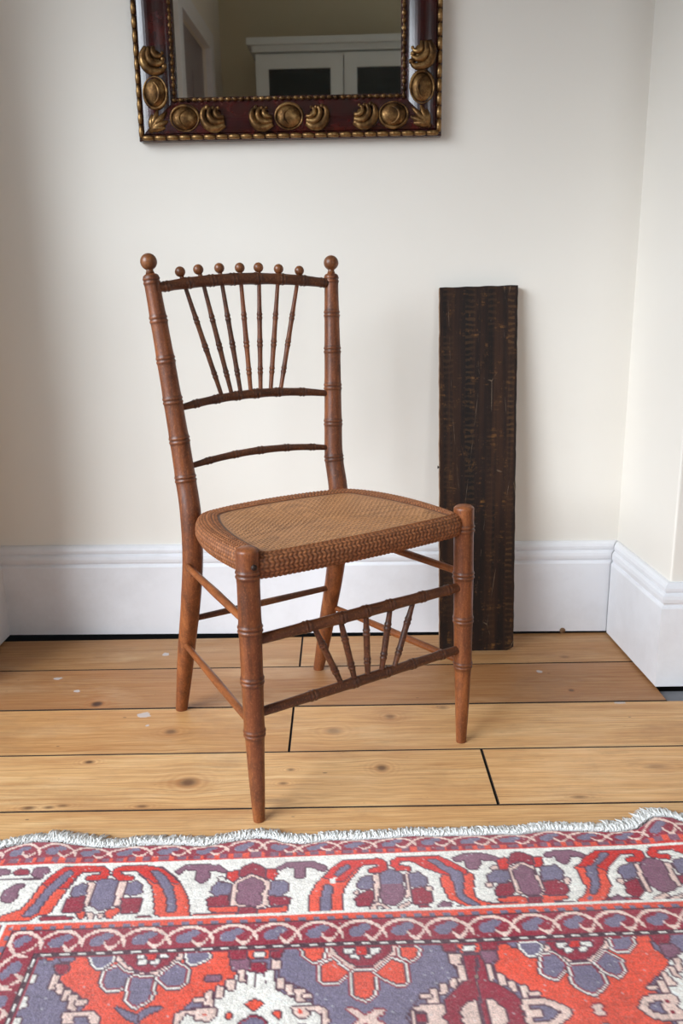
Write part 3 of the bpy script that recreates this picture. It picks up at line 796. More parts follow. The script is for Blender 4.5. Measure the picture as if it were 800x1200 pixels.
# inner outline = outline moved in by BORD, with softer corners
inner = C0 - nrm2 * BORD
INN = [(-.162, .002), (-.110, -.001), (0, -.003), (.110, -.001), (.162, .002), (.1685, .012), (.1685, .060), (.164, .115), (.155, .165), (.141, .210), (.122, .240),
       (.060, .253), (0, .256), (-.060, .253), (-.122, .240), (-.141, .210), (-.155, .165), (-.164, .115), (-.1685, .060), (-.1685, .012)]
IC, _s, _l = closed_curve(INN, 2400)
iang = np.unwrap(np.arctan2(IC[:, 1] - c0[1], IC[:, 0] - c0[0]))
for q in range(NS):                 # the inner line is met along the ray from the middle of the seat
    d = C0[q] - c0; a = math.atan2(d[1], d[0])
    k = int(np.argmin(np.abs((iang - a + PI) % (2 * PI) - PI))); inner[q] = IC[k]
for _ in range(3): inner = (np.roll(inner, 4, 0) + inner * 2 + np.roll(inner, -4, 0)) / 4
prof_s = []
NI = 96
for k in range(NI): prof_s.append(('in', (k + 0.6) / NI))
for k in range(26): prof_s.append(('bd', (k + .5) / 26 * BORD * .82))
for k in range(40): prof_s.append(('roll', (k + .5) / 40))
for k in range(8): prof_s.append(('under', (k + .5) / 8))
P3, CC = [], []
def cushion(xy):                   # gentle sag to the middle
    d = np.hypot(xy[:, 0] / .19, (xy[:, 1] - .135) / .15); return -0.006 * np.clip(1 - d, 0, 1) ** 1.2
ROLLW, ROLLH = BORD * .18 + .004, .017
for kind, q in prof_s:
    if kind == 'in':
        xy = c0 + (inner - c0) * q
        p, qv = xy[:, 0] / .0052, xy[:, 1] / .0052
        par = (np.floor(p) + np.floor(qv)) % 2
        fx, fy = p % 1, qv % 1
        h = np.where(par > 0, np.sin(PI * fx) ** .6 * (0.7 + .3 * np.sin(PI * fy)), np.sin(PI * fy) ** .6 * (0.45 + .3 * np.sin(PI * fx)))
        near = np.clip((1 - q) * 12, 0, 1)
        z = ZT + cushion(xy) + .0012 * h * near + .001 * (1 - near)
        tone = np.clip(.25 + .75 * h, 0, 1)[:, None] * near + (1 - near) * .3
        cc = cIN2 * (1 - tone) + cIN1 * tone
        gap = ((fx < .12) | (fy < .12)) & (near > .5)
        cc = np.where(gap[:, None], cIN2 * .45, cc)
        if q > .985: cc = cc * 0 + cDK
        P3.append(np.column_stack([xy, z])); CC.append(cc)
        continue
    if kind == 'bd':
        w = q / (BORD * .82); xy = inner + (C0 - nrm2 * (BORD * .18) - inner) * w
        z0 = ZT + .001 + .0015 * math.sin(PI * w) + cushion(xy); off = np.zeros_like(xy); run = q; up_ = 1; ho = 0
    elif kind == 'roll':
        an = q * PI * .92; base = C0 - nrm2 * (BORD * .18)
        xy = base + nrm2 * (ROLLW * math.sin(an)); z0 = ZT + .001 - ROLLH * (1 - math.cos(an)); run = BORD * .82 + q * .046; up_ = math.cos(an); ho = math.sin(an)
    else:
        base = C0 - nrm2 * (BORD * .18); xy = base + (c0 - base) * (.02 + .12 * q); z0 = ZT - ROLLH * 2 + .002 + 0 * q; run = .08 + q * .02; up_ = -1; ho = 0
    # slanting strands of the wrapped border
    p = sarc / (SL / round(SL / .0074)); r = run / .0054
    rr = math.floor(r); slant = p + (0.5 if rr % 2 else 0.0) + 0.55 * (r - rr) * (1 if rr % 2 else -1)
    fx = slant % 1; fy = r - rr
    h = np.sin(PI * fx) ** .7 * (math.sin(PI * fy) ** .5 if True else 1)
    amp = .0018
    z = z0 + amp * h * up_
    xy = xy + nrm2 * (amp * h * ho)[:, None]
    tone = np.clip(h, 0, 1)[:, None]
    jit = (np.sin(np.floor(slant) * 12.9898 + rr * 78.233) * 43758.5453 % 1)[:, None]
    cc = cDK * (1 - tone) * 1.0 + (cB2 * (1 - jit) + cB1 * jit) * tone
    P3.append(np.column_stack([xy, z + 0 * xy[:, 0]])); CC.append(cc)
V = np.concatenate([np.array([[c0[0], c0[1], ZT - .006]])] + P3); CV = np.concatenate([cIN1[None]] + CC)
K = len(P3); idx = 1 + np.arange(K)[:, None] * NS + np.arange(NS)[None]
a_ = idx[:-1]; b_ = np.roll(idx[:-1], -1, 1); c_ = np.roll(idx[1:], -1, 1); d_ = idx[1:]
quads = np.stack([a_, d_, c_, b_], -1).reshape(-1, 4)
tri = np.stack([np.full(NS, 0), idx[0], np.roll(idx[0], -1)], -1)
def np_mesh(name, verts, quads, tris, mats, parent, layer=None, cols=None, smooth=True):
    me = bpy.data.meshes.new(name)
    nq, nt = len(quads), len(tris)
    me.vertices.add(len(verts)); me.vertices.foreach_set('co', verts.astype(np.float32).ravel())
    me.loops.add(nq * 4 + nt * 3); me.loops.foreach_set('vertex_index', np.concatenate([quads.ravel(), tris.ravel()]).astype(np.int32))
    me.polygons.add(nq + nt)
    me.polygons.foreach_set('loop_start', np.concatenate([np.arange(nq) * 4, nq * 4 + np.arange(nt) * 3]).astype(np.int32))
    me.polygons.foreach_set('use_smooth', np.full(nq + nt, smooth))
    me.update(calc_edges=True)
    for mt in mats: me.materials.append(mt)
    if cols is not None:
        at = me.color_attributes.new(layer, 'FLOAT_COLOR', 'POINT')
        at.data.foreach_set('color', np.column_stack([cols, np.ones(len(cols))]).astype(np.float32).ravel())
    me.validate()
    o = bpy.data.objects.new(name, me); C.objects.link(o)
    if parent: o.parent = parent
    return o
seat = np_mesh('seat', V, quads, tri, [M_CANE], ch, 'weave', CV)
seat['label'] = 'woven cane seat, honey coloured centre with darker brown wrapped border'

# ------------------------------------------------------------------ the rug
BORDER_SHAPES = """M|P|-60,-108 -34,-105 -29,-96 -56,-95
C|P|-26,-96 -20,-106 -8,-103 -2,-94
M|P|1,-96 3,-106 18,-107 23,-98 18,-93 15,-83 4,-92
P||-62,-89 13,-86 14,-83 -61,-85
M|P|-24,-51 -24,-65 -17,-70 -15,-76 -2,-76 -2,-69 -8,-64 -5,-50 -10,-40 -21,-44
O|P|41,-106 21,-75 16,-49 8,-26 -14,-16 -11,-7 25,-8 35,-17 46,-19 51,-44 57,-66 63,-86 69,-98
R|P|41,-106 64,-109 92,-107 101,-101 105,-89 100,-79 76,-79 75,-88 93,-89 92,-96 69,-98 61,-86 56,-66 35,-67 21,-75 31,-94
S|P|48,-100 56,-96 49,-78 39,-59 33,-37 29,-18 21,-14 14,-15 24,-42 29,-64 39,-84
S|P|91,-74 98,-81 119,-78 124,-66 125,-40 120,-25 108,-21 95,-32 92,-51 92,-64
K|P|82,-76 89,-76 92,-64 92,-51 91,-29 85,-28 83,-52
K|P|123,-76 131,-74 131,-52 132,-30 124,-31 123,-53
O|P|79,-20 86,-25 92,-18 92,-8 86,-9
O|P|116,-19 131,-26 134,-19 126,-6 120,-8
K|P|94,-17 103,-16 104,-7 98,-6
K|P|108,-16 115,-16 116,-7 111,-7
S|P|64,-66 73,-72 80,-71 83,-52 71,-47 64,-53
C|P|61,-37 63,-46 71,-46 82,-50 87,-20 63,-20
S|P|133,-69 144,-75 153,-68 155,-51 143,-47 135,-52
C|P|132,-43 158,-41 159,-21 157,-14 137,-15
C|P|37,-12 57,-13 81,-10 70,-4 40,-6
C|P|158,-9 177,-9 172,-2 159,-2
O|P|174,-101 196,-79 208,-58 218,-35 222,-10 222,-4 190,-4 180,-12 174,-41 167,-64 154,-81 140,-96
R|P|113,-105 138,-106 157,-105 174,-99 193,-79 201,-69 170,-70 157,-81 140,-96 118,-97 119,-90 138,-85 139,-78 121,-78 112,-85 108,-96
S|P|160,-95 170,-94 182,-80 193,-62 200,-39 205,-14 195,-15 191,-40 182,-60 170,-80
O|P|228,-8 281,-9 278,1 226,-2
M|P|193,-91 203,-103 224,-104 250,-102 262,-91 261,-86 244,-93 237,-92 240,-80 237,-70 231,-67 224,-72 222,-93 207,-96 198,-86
R|P|264,-87 279,-90 280,-75 271,-68 264,-75
R|P|314,-90 327,-89 331,-79 325,-69 315,-73
C|P|280,-88 283,-97 296,-103 310,-96 314,-87 314,-73 302,-80 296,-84 282,-76
K|P|280,-70 296,-81 320,-66 322,-46 321,-21 306,-15 289,-18 275,-23 272,-26 273,-48 275,-68
M|P|281,-64 297,-75 312,-64 314,-50 310,-43 312,-24 304,-20 284,-26 279,-32 282,-48 280,-58
S|P|248,-60 253,-68 270,-63 272,-52 268,-41 254,-41 245,-50
C|P|242,-37 248,-40 268,-41 271,-23 245,-23
O|P|247,-20 282,-21 283,-10 249,-12
I|P|252,-78 259,-78 261,-71 254,-70
O|P|309,-13 345,-17 344,-7 310,-6
C|P|286,-18 306,-16 308,-6 305,3 284,2 285,-10
S|P|323,-66 339,-66 346,-58 345,-45 338,-37 322,-39
C|P|322,-36 340,-35 349,-32 347,-19 323,-19
M|P|329,-91 342,-102 359,-102 377,-102 394,-93 397,-84 391,-81 377,-91 368,-91 368,-73 362,-69 355,-72 354,-90 343,-94 334,-87
O|P|311,-3 407,-4 406,2 382,4 312,4
O|P|417,-101 400,-82 384,-59 375,-37 373,-6 374,0 407,-1 414,-4 414,-22 417,-44 427,-64 439,-82 435,-94
R|P|417,-101 440,-102 468,-103 478,-96 478,-83 471,-75 454,-75 453,-82 465,-86 465,-91 449,-93 432,-80 420,-61 407,-61 393,-69 400,-82
S|P|426,-93 428,-88 416,-74 411,-71 408,-75 416,-86
I||400,-65 409,-68 408,-55 402,-55
S|P|395,-55 404,-51 400,-29 399,-4 389,-5 389,-30 393,-49
M|P|471,-75 483,-80 496,-70 495,-50 496,-34 491,-21 481,-12 468,-16 465,-32 468,-42 464,-48 466,-65
S||471,-75 483,-80 496,-70 495,-50 469,-51 466,-65
K|P|458,-70 465,-72 464,-45 460,-20 456,-20 457,-45
K|P|500,-70 507,-73 502,-24 496,-24 501,-43
K|P|448,1 453,-14 462,-18 476,-6 476,0 466,-12 459,-12 456,2
K|P|483,3 489,-12 501,-18 501,-13 493,-9 489,3
K|P|463,-6 470,-5 469,1 463,0
K|P|497,-4 504,-4 503,1 497,1
S|P|438,-56 443,-66 456,-69 457,-55 454,-44 439,-43 436,-50
C|P|432,-27 441,-36 454,-42 456,-26 451,-14 434,-13
K|P|432,-40 437,-41 437,-34 432,-34
C|P|414,-1 443,1 439,5 415,5
O|P|550,-71 578,-73 590,-65 588,-45 584,-29 588,-16 604,-9 638,-4 648,-1 647,2 610,3 585,1 565,-11 552,-21 548,-41 547,-57
R|P|511,-105 551,-104 563,-93 583,-74 584,-66 567,-63 548,-69 529,-81 510,-97 496,-96 494,-88 509,-84 508,-76 491,-78 483,-87 484,-97 492,-103
S|P|534,-96 547,-96 557,-83 575,-70 575,-53 571,-30 576,-20 590,-8 586,-5 572,-12 563,-24 563,-47 561,-67 549,-80
S|P|507,-70 519,-72 528,-62 527,-48 517,-42 507,-46
C|P|507,-40 520,-44 531,-32 529,-16 520,-10 507,-14
K|P|525,-45 532,-45 532,-37 525,-37
C|P|513,-11 522,-10 529,-1 564,-5 573,-3 570,1 524,4 512,0
M|P|537,-10 544,-15 553,-12 552,-1 536,0
M|P|569,-98 584,-106 610,-106 632,-97 629,-90 605,-94 603,-82 597,-74 588,-74 585,-83 585,-94 572,-92
R|P|629,-91 638,-96 645,-94 641,-78 636,-73 628,-74
R|P|679,-94 690,-95 689,-85 686,-76 677,-75
C|P|645,-92 652,-105 664,-106 676,-98 675,-76 666,-84 658,-88 647,-83 642,-80
K|P|640,-73 660,-86 673,-77 676,-51 675,-21 672,-18 643,-25 639,-30 640,-53
M|P|646,-69 658,-80 671,-71 670,-51 673,-31 670,-23 655,-22 646,-29 648,-45 645,-56
S|P|609,-61 621,-71 637,-68 638,-56 630,-46 610,-49
C|P|614,-34 622,-43 637,-46 638,-30 633,-22 614,-23
K|P|618,-81 626,-81 625,-73 617,-74
K|P|604,-46 612,-47 611,-39 604,-39
O|P|615,-18 642,-20 652,-16 648,-1 639,1 585,1 604,-8 638,-7 639,-10 614,-12
C|P|653,-18 670,-18 670,-6 663,0 650,-2
S|P|684,-74 704,-77 710,-66 708,-52 697,-46 680,-50
C|P|679,-44 698,-48 707,-39 707,-26 701,-20 677,-21
O|P|672,-19 703,-18 704,-12 683,-11 682,-7 714,-4 713,-1 697,2 668,-2
M|P|696,-102 714,-107 731,-107 750,-99 747,-92 730,-96 724,-83 718,-79 711,-85 710,-96 695,-95
K|P|709,-51 715,-50 713,-40 707,-40
O|P|768,-102 730,-72 732,-55 733,-31 728,-19 716,-10 714,1 729,2 751,-11 764,-33 766,-56 774,-73 801,-97 799,-104
R|P|768,-104 794,-104 818,-105 831,-101 831,-91 821,-79 804,-79 804,-87 818,-91 818,-97 801,-97 778,-76 769,-63 758,-74 733,-73 750,-92
S|P|773,-98 783,-98 771,-84 758,-74 754,-53 750,-34 741,-21 735,-21 743,-44 742,-57 744,-71 754,-74
S||729,-15 735,-15 731,-7 727,-9
R|P|843,-106 857,-113 884,-113 892,-110 912,-100 908,-91 885,-92 870,-102 852,-102 849,-94 867,-90 863,-83 840,-87 836,-95
M|P|822,-78 835,-86 850,-78 853,-62 846,-45 851,-32 844,-22 827,-20 818,-30 817,-47 816,-60
K|P|810,-76 816,-74 814,-50 812,-21 808,-21 809,-47
K|P|852,-76 859,-76 856,-51 856,-31 851,-28 850,-48
S|P|789,-69 808,-77 808,-64 806,-51 787,-45 785,-62
C|P|785,-38 804,-47 803,-21 792,-9 782,-19
K|P|778,-47 785,-45 782,-37 776,-39
S|P|865,-79 880,-82 888,-67 882,-54 864,-54
C|P|860,-48 880,-50 876,-30 860,-34
C|P|748,-8 762,-11 796,-9 789,0 772,2 746,-2
M|P|759,-11 770,-16 774,-7 769,1 755,2
K|P|811,-8 830,-17 833,-12 813,0
K|P|825,-4 852,-15 849,-9 827,2"""
FIELD_SHAPES = """O|P|100,51 278,57 286,87 292,90 280,111 258,120 246,126 232,142 228,168 156,164 147,140 127,132 132,123 120,113 103,100 91,90 94,67
K|P|139,50 153,68 168,81 183,90 201,91 214,78 224,66 228,54
C|P|149,50 161,68 175,79 188,83 204,78 214,68 220,54
I|P|171,55 178,56 179,61 172,61
I|P|197,55 206,56 208,62 199,62
I|P|174,63 184,64 185,71 175,70
I|P|189,64 198,65 199,71 190,71
R|P|182,55 192,54 195,63 184,63
S|IP|114,52 123,69 130,75 138,71 144,66 142,53
S|CIP|141,80 151,74 164,84 177,89 171,96 161,106 146,104 140,95
S|CIP|172,91 196,93 198,117 195,124 186,131 176,125 173,106
S|CIP|202,93 219,73 233,82 233,102 226,106 213,104
S|IP|229,58 255,57 256,66 247,72 235,74
S|P|188,144 197,135 214,133 212,136 199,144 190,155
S|P|161,131 167,133 188,144 190,153 178,148
M|P|256,94 273,94 273,101 257,101
S|P|79,52 96,52 98,61 85,63
C|P|78,67 94,67 97,78 90,82 82,76
I|P|55,50 62,49 62,58 57,56
O|P|64,50 72,50 74,60 67,59
K|P|80,81 88,84 88,102 82,102
K|P|89,95 96,94 98,110 91,108
K|P|100,105 107,105 109,121 101,118
K|P|108,113 116,112 119,133 111,132
K|P|116,119 129,119 130,125 117,126
K|P|107,136 138,135 147,142 149,153 141,153 136,141 118,141 122,150 111,151
I|P|57,81 61,80 63,94 57,94
I|P|56,112 62,113 64,127 58,128
I|P|57,142 64,142 64,156 58,155
I|P|293,87 332,87 336,116 347,124 356,129 394,145 395,176 234,168 233,142 271,134 272,120 287,107
P||301,88 303,88 304,108 303,108
P||311,89 314,90 315,127 314,127
P||322,90 324,90 325,107 323,107
C|P|304,75 324,75 325,89 317,90 305,87
M|P|283,71 303,68 304,85 285,86
C|P|280,58 299,58 300,68 282,69
O|P|301,58 326,58 326,70 304,70
I|P|308,59 320,60 321,67 309,67
C|P|328,59 346,57 346,68 330,68
K|P|293,86 300,86 301,103 295,102
K|P|281,100 290,100 291,114 282,115
K|P|270,108 278,109 279,123 271,123
K|P|258,116 266,115 268,135 259,134
K|P|247,124 259,123 259,128 247,129
K|P|237,140 272,139 274,148 268,155 253,153 251,145 241,144 234,157 229,157 231,144
O||258,145 263,145 262,149 259,149
O|P|305,135 314,127 323,135 315,144
O|P|284,146 291,147 290,153 285,153
S|CP|298,165 303,158 313,152 325,157 334,171
S|P|346,57 530,56 530,65 539,76 542,102 534,119 520,125 496,131 487,142 478,158 476,179 395,176 396,154 379,140 377,123 356,108 341,100 340,74
K|P|331,72 340,74 340,85 331,85
K|P|337,101 344,101 345,114 337,115
K|P|348,109 355,109 357,123 349,123
K|P|358,117 368,117 369,134 360,134
K|P|368,124 377,124 377,130 368,130
K|P|355,140 383,140 394,147 395,171 390,171 388,151 377,145 368,144 375,151 370,156 359,153
O||362,144 368,145 367,150 363,150
O|P|336,145 342,146 343,155 337,152
K|P|393,56 481,57 479,68 458,83 448,94 422,95 408,80 394,68
C|P|402,56 471,57 469,66 459,75 448,85 427,85 411,72
I|P|415,59 426,59 425,67 415,67
I|P|445,60 457,60 456,67 446,68
I|P|421,68 432,68 431,75 422,74
I|P|439,69 447,68 447,75 440,74
R|P|430,57 441,57 440,69 429,68
O|PIC|368,58 390,58 389,73 379,76 371,71
O|PIC|389,84 401,76 418,95 410,103 406,108 389,108
O|PIC|425,95 448,96 444,129 435,133 424,128
O|PIC|450,96 469,78 483,84 482,111 475,113 460,105
O|PIC|482,59 493,58 501,61 499,72 491,78 481,71
K|C|414,146 422,146 434,156 448,147 456,147 453,154 435,166 432,164
O|P|599,60 609,58 613,66 767,56 779,58 777,75 783,85 788,101 770,113 747,131 757,139 734,150 723,165 708,190 653,188 652,157 623,137 609,118 596,107 587,102 589,86 595,71
C|P|555,73 573,74 576,91 576,109 589,121 601,134 607,144 603,159 606,175 604,185 488,180 488,154 517,157 524,135 535,124 547,112 553,97
C|P|532,57 549,57 547,67 532,67
O|P|550,58 576,58 574,70 552,70
I|P|556,59 570,59 569,66 555,66
C|P|578,58 597,58 595,67 578,67
M|P|576,70 594,68 591,83 579,86 576,78
K|P|538,72 551,72 549,84 543,87 536,84
K|P|544,88 551,87 551,110 543,111
K|P|534,107 540,106 538,121 531,120
K|P|520,114 528,114 526,129 519,129
K|P|508,122 516,120 515,140 504,140
K|P|496,129 508,129 507,135 496,134
K|P|577,87 582,87 584,110 579,111
K|P|588,103 595,104 595,120 587,120
K|P|597,113 604,114 605,129 599,129
K|P|609,121 616,123 615,139 609,139
K|P|617,131 628,132 627,136 616,136
K|P|487,145 519,142 520,153 514,161 502,159 499,150 488,149 483,180 478,179
K|P|606,142 633,142 653,153 657,175 657,188 650,187 647,161 631,149 611,148 611,155 623,155 623,160 609,164 605,155
K|P|549,141 556,139 556,161 548,170 539,167 544,161 537,158 539,149
K|P|568,138 574,138 586,154 586,161 579,158 584,167 577,170 569,162
P||568,75 572,75 570,91 567,98 564,115 563,139 560,162 557,161 560,134 563,98
K|P|642,65 733,56 727,69 714,82 700,94 681,97 666,93 651,75
C|P|654,59 726,56 720,68 708,79 694,88 676,87 665,77
I|P|667,61 679,61 676,68 666,68
I|P|697,61 709,61 707,68 696,68
I|P|675,70 683,70 682,77 674,76
I|P|691,70 700,70 698,76 690,76
R|P|683,60 695,60 692,69 681,70
S|IP|623,59 646,59 647,68 641,77 630,78 623,67
S|CIP|646,81 660,79 668,95 660,106 651,113 639,107
S|CIP|675,98 698,98 703,115 703,125 690,136 681,134 671,123
S|CIP|705,95 720,80 731,91 729,109 722,114 711,108
S|CIP|735,59 757,57 755,68 746,76 732,75
K|C|680,155 689,151 692,157 684,161 680,158
I|P|794,91 833,77 852,78 798,194 710,190 725,169 754,162 767,140 759,130 778,111
C|P|781,58 804,58 799,70 784,71
M|P|787,72 803,70 807,84 794,91 786,88
K|P|795,93 802,93 797,112 791,112
K|P|783,104 789,105 791,121 784,119
K|P|772,111 777,113 782,131 773,130
K|P|762,123 770,123 771,142 764,142
K|P|749,130 761,131 758,137 749,136
K|P|740,145 773,142 775,154 765,162 755,160 758,151 743,152 739,161 745,170 739,181 733,179 728,161
C||761,151 766,151 763,156 760,155"""
FAR_EDGE = [(-63, -156), (-42, -164), (-20, -169), (12, -167), (38, -160), (71, -152), (105, -150), (128, -155), (177, -154), (226, -148), (263, -157), (297, -163), (321, -160), (336, -150), (365, -145), (399, -151), (438, -150), (477, -150), (516, -154), (565, -151), (614, -150), (643, -151), (672, -149), (714, -157), (752, -153), (781, -151), (814, -148), (843, -152), (874, -175), (899, -173), (914, -160)]
OUTER_CROSSINGS = [-5, 45, 94, 150, 204, 257, 308, 358, 412, 462, 518, 572, 629, 686, 740, 793, 846]
INNER_CROSSINGS = [50, 99, 148, 202, 254, 307, 359, 410, 462, 515, 568, 622, 674, 724, 776, 829]

RUG_O = Vector((-0.42119, 0.88836, 0.0)); RUG_A = math.radians(1.6538)
PAL = {'P': (96, 58, 74), 'C': (154, 34, 56), 'R': (218, 44, 34), 'O': (240, 86, 60), 'S': (126, 116, 140), 'M': (140, 92, 112), 'I': (246, 240, 230), 'K': (244, 210, 196), 'D': (76, 40, 54)}
KEYS = list(PAL); KI = {k: i for i, k in enumerate(KEYS)}
PALA = np.array([srgb(PAL[k]) for k in KEYS])
CELL = 2.4
U0, U1, V0, V1 = -160.0, 1500.0, -182.0, 720.0
TU1, TV1 = 925.0, 168.0            # the traced part of the design, in rug millimetres
NU = int((TU1 - U0) / CELL) + 1; NVt = int((TV1 - V0) / CELL) + 1
uu = U0 + np.arange(NU) * CELL; vv = V0 + np.arange(NVt) * CELL
UU, VV = np.meshgrid(uu, vv)
fe = np.array(FAR_EDGE, float)
fe = np.concatenate([[[-162, -153]], fe, [[980, -153], [1600, -152]]])
def far_edge(u): return np.interp(u, fe[:, 0], fe[:, 1])
G = np.full(UU.shape, KI['I'])
def raster(pts):
    """mask of grid cells inside a polygon"""
    P = np.array(pts, float); mask = np.zeros(UU.shape, bool)
    i0 = max(0, int((P[:, 1].min() - V0) / CELL) - 1); i1 = min(NVt, int((P[:, 1].max() - V0) / CELL) + 2)
    j0 = max(0, int((P[:, 0].min() - U0) / CELL) - 1); j1 = min(NU, int((P[:, 0].max() - U0) / CELL) + 2)
    if i1 <= i0 or j1 <= j0: return mask
    x, y_ = UU[i0:i1, j0:j1], VV[i0:i1, j0:j1]; ins = np.zeros(x.shape, bool)
    for (xa, ya), (xb, yb_) in zip(P, np.roll(P, -1, 0)):
        if ya == yb_: continue
        ins ^= ((ya > y_) != (yb_ > y_)) & (x < (xb - xa) * (y_ - ya) / (yb_ - ya) + xa)
    mask[i0:i1, j0:j1] = ins; return mask
def grow(mk):
    r = mk.copy(); r[1:] |= mk[:-1]; r[:-1] |= mk[1:]; r[:, 1:] |= mk[:, :-1]; r[:, :-1] |= mk[:, 1:]; return r
def stroke(mask_fn_pts, w):
    mk = np.zeros(UU.shape, bool)
    for (xa, ya), (xb, yb_) in zip(mask_fn_pts, mask_fn_pts[1:]):
        dx, dy = xb - xa, yb_ - ya; L2 = dx * dx + dy * dy + 1e-9
        t = np.clip(((UU - xa) * dx + (VV - ya) * dy) / L2, 0, 1)
        mk |= (UU - xa - t * dx) ** 2 + (VV - ya - t * dy) ** 2 < w * w
    return mk
def draw_shapes(text, clip):
    for line in text.split('\n'):
        c, outl, ps = line.split('|')
        mk = raster([tuple(map(float, q.split(','))) for q in ps.split()])
        layers = [(mk, c)]; cur = mk
        for k in outl: cur = grow(cur); layers.append((cur, k))
        for mm, k in reversed(layers): G[mm & clip] = KI[k]
field = VV > 51
G[field] = KI['S']
draw_shapes(FIELD_SHAPES, VV > 50)
main = (VV > -116) & (VV < -1)
draw_shapes(BORDER_SHAPES, (VV > -112) & (VV < 1))
def guard(crossings, vtop, vbot, wobble=None):
    """wavy pink vine with purple blossoms on crimson; vtop and vbot are arrays over u"""
    H_ = vbot - vtop; s = (VV - vtop) / H_
    seq = [2 * crossings[0] - crossings[1] - k * 51.5 for k in (2, 1, 0)] + list(crossings)
    while seq[-1] < TU1 + 60: seq.append(seq[-1] + 51.5)
    for a_, b_ in zip(seq, seq[1:]):
        w = b_ - a_; x = (UU - a_) / w; ins = (x >= -.05) & (x <= 1.05)
        ax_ = np.clip(x, 0, 1)
        top = .50 - .46 * np.sin(PI * ax_) ** .75             # arc over the top
        G[ins & (((x - .46) / .37) ** 2 + ((s - .58) / .40) ** 2 < 1)] = KI['C']
        blob = (((x - .40) / .19) ** 2 + ((s - .62) / .26) ** 2 < 1) | (((x - .60) / .16) ** 2 + ((s - .38) / .17) ** 2 < 1)
        G[ins & blob] = KI['S']
        G[ins & (((x - .78) / .09) ** 2 + ((s - .58) / .15) ** 2 < 1)] = KI['C']
        G[ins & (abs(s - top) < .085)] = KI['K']
        low = .55 + .42 * np.sin(PI * np.clip((x - .55) / .42, 0, 1)) ** .8
        G[ins & (x > .58) & (abs(s - low) < .085)] = KI['K']
        G[ins & (x > -.04) & (x < .10) & (abs(s - (.5 + (x) * 3.4)) < .16) & (s > .45) & (s < .92)] = KI['K']
# outer guard, following the wavy edge
E = far_edge(UU); GB = -112.0
sg = (VV - E) / (GB - E)
og = (sg >= -0.1) & (VV < GB)
G[og] = KI['C']; G[og & (sg < .10)] = KI['P']
guard(OUTER_CROSSINGS, E + .13 * (GB - E), E + .68 * (GB - E))
chk = og & (sg > .70); G[chk] = KI['C']
sq = chk & (sg < .90) & (((UU + 4 * np.sin(UU / 19)) % 21) < 11); G[sq] = KI['M']
G[chk & (sg < .92) & ~sq & (((UU + 3) % 21) > 11)] = KI['O']; G[og & (sg > .90)] = KI['R']
G[(VV > -114) & (VV < -109.5)] = KI['I']
G[(VV > -109.5) & (VV < -107) & (G == KI['I'])] = KI['I']
# inner guard
ig = (VV >= -4) & (VV < 56)
G[ig] = KI['C']
G[(VV >= -5) & (VV < -.5)] = KI['I']
G[(VV >= -.5) & (VV < 9)] = KI['O']; G[(VV >= 4) & (VV < 9) & ((UU % 18) < 9)] = KI['S']; G[(VV >= 8) & (VV < 10.5)] = KI['D']
guard(INNER_CROSSINGS, np.full(UU.shape, 12.0), np.full(UU.shape, 45.0))
G[(VV >= 48) & (VV < 55)] = KI['D']; G[(VV >= 49.5) & (VV < 53) & (((UU + 5) % 21) < 11)] = KI['I']
# mitred left-hand borders: the same bands turned down the side
src = G.copy()
left = (UU < np.minimum(VV, 58.0)) & (VV > -1) | ((UU < VV) & (VV <= 0))
us = np.clip(((VV - U0) / CELL).round().astype(int), 0, NU - 1)
vs_ = np.clip(((UU - V0) / CELL).round().astype(int), 0, NVt - 1)
G = np.where(left & (UU > -156) & (VV > 0), src[vs_, us], G)
# full rug: traced part, then mirrored repeats to the right and towards the viewer
fu = np.arange(U0, U1, CELL); fv = np.arange(V0, V1, CELL)
def mirror(x, lim): return np.where(x > lim, 2 * lim - x, x)
iu = np.clip(((mirror(fu, TU1 - 8) - U0) / CELL).round().astype(int), 0, NU - 1)
fv2 = fv.copy(); fv2 = np.where(fv2 > 160, 160 - np.abs(((fv2 - 160) % 200) - 0) * np.where(((fv2 - 160) // 100) % 2 == 0, 1, 0) % 100, fv2)
tt = (fv - 160) % 200; fv2 = np.where(fv > 160, 160 - np.where(tt < 100, tt, 200 - tt), fv)
iv = np.clip(((fv2 - V0) / CELL).round().astype(int), 0, NVt - 1)
FULL = G[iv][:, iu]
# left border continues down the full length
FU, FV = np.meshgrid(fu, fv)
lb = (FU < 58) & (FV > 160)
um = (FV - 60) % 330 + 60
FULL = np.where(lb & (FV > 60), src[np.clip(((FU - V0) / CELL).round().astype(int), 0, NVt - 1), np.clip(((um - U0) / CELL).round().astype(int), 0, NU - 1)], FULL)
cols = PALA[FULL]
# uneven dye and worn, dusty pile, knot by knot
def blur_noise(shape, k):
    n = rng.normal(size=(shape[0] // k + 3, shape[1] // k + 3))
    yi = np.arange(shape[0]) / k; xi = np.arange(shape[1]) / k
    y0_, x0_ = yi.astype(int), xi.astype(int); fy, fx = (yi - y0_)[:, None], (xi - x0_)[None]
    return (n[y0_][:, x0_] * (1 - fy) * (1 - fx) + n[y0_ + 1][:, x0_] * fy * (1 - fx) + n[y0_][:, x0_ + 1] * (1 - fy) * fx + n[y0_ + 1][:, x0_ + 1] * fy * fx)
sh = FULL.shape
br = 1 + .07 * rng.normal(size=sh) + .05 * blur_noise(sh, 5) + .05 * blur_noise((sh[0], sh[1]), 30) + .04 * rng.normal(size=(sh[0], 1))
cols = cols * np.clip(br, .6, 1.4)[..., None]
light = (rng.random(sh) < .006)[..., None]
cols = np.where(light, cols * .5 + .35, cols)
abrash = np.clip(.05 + .04 * blur_noise(sh, 40), 0, .2)[..., None]
cols = np.clip(cols * (1 - abrash) + abrash * np.array([.55, .46, .45]), 0, 1)
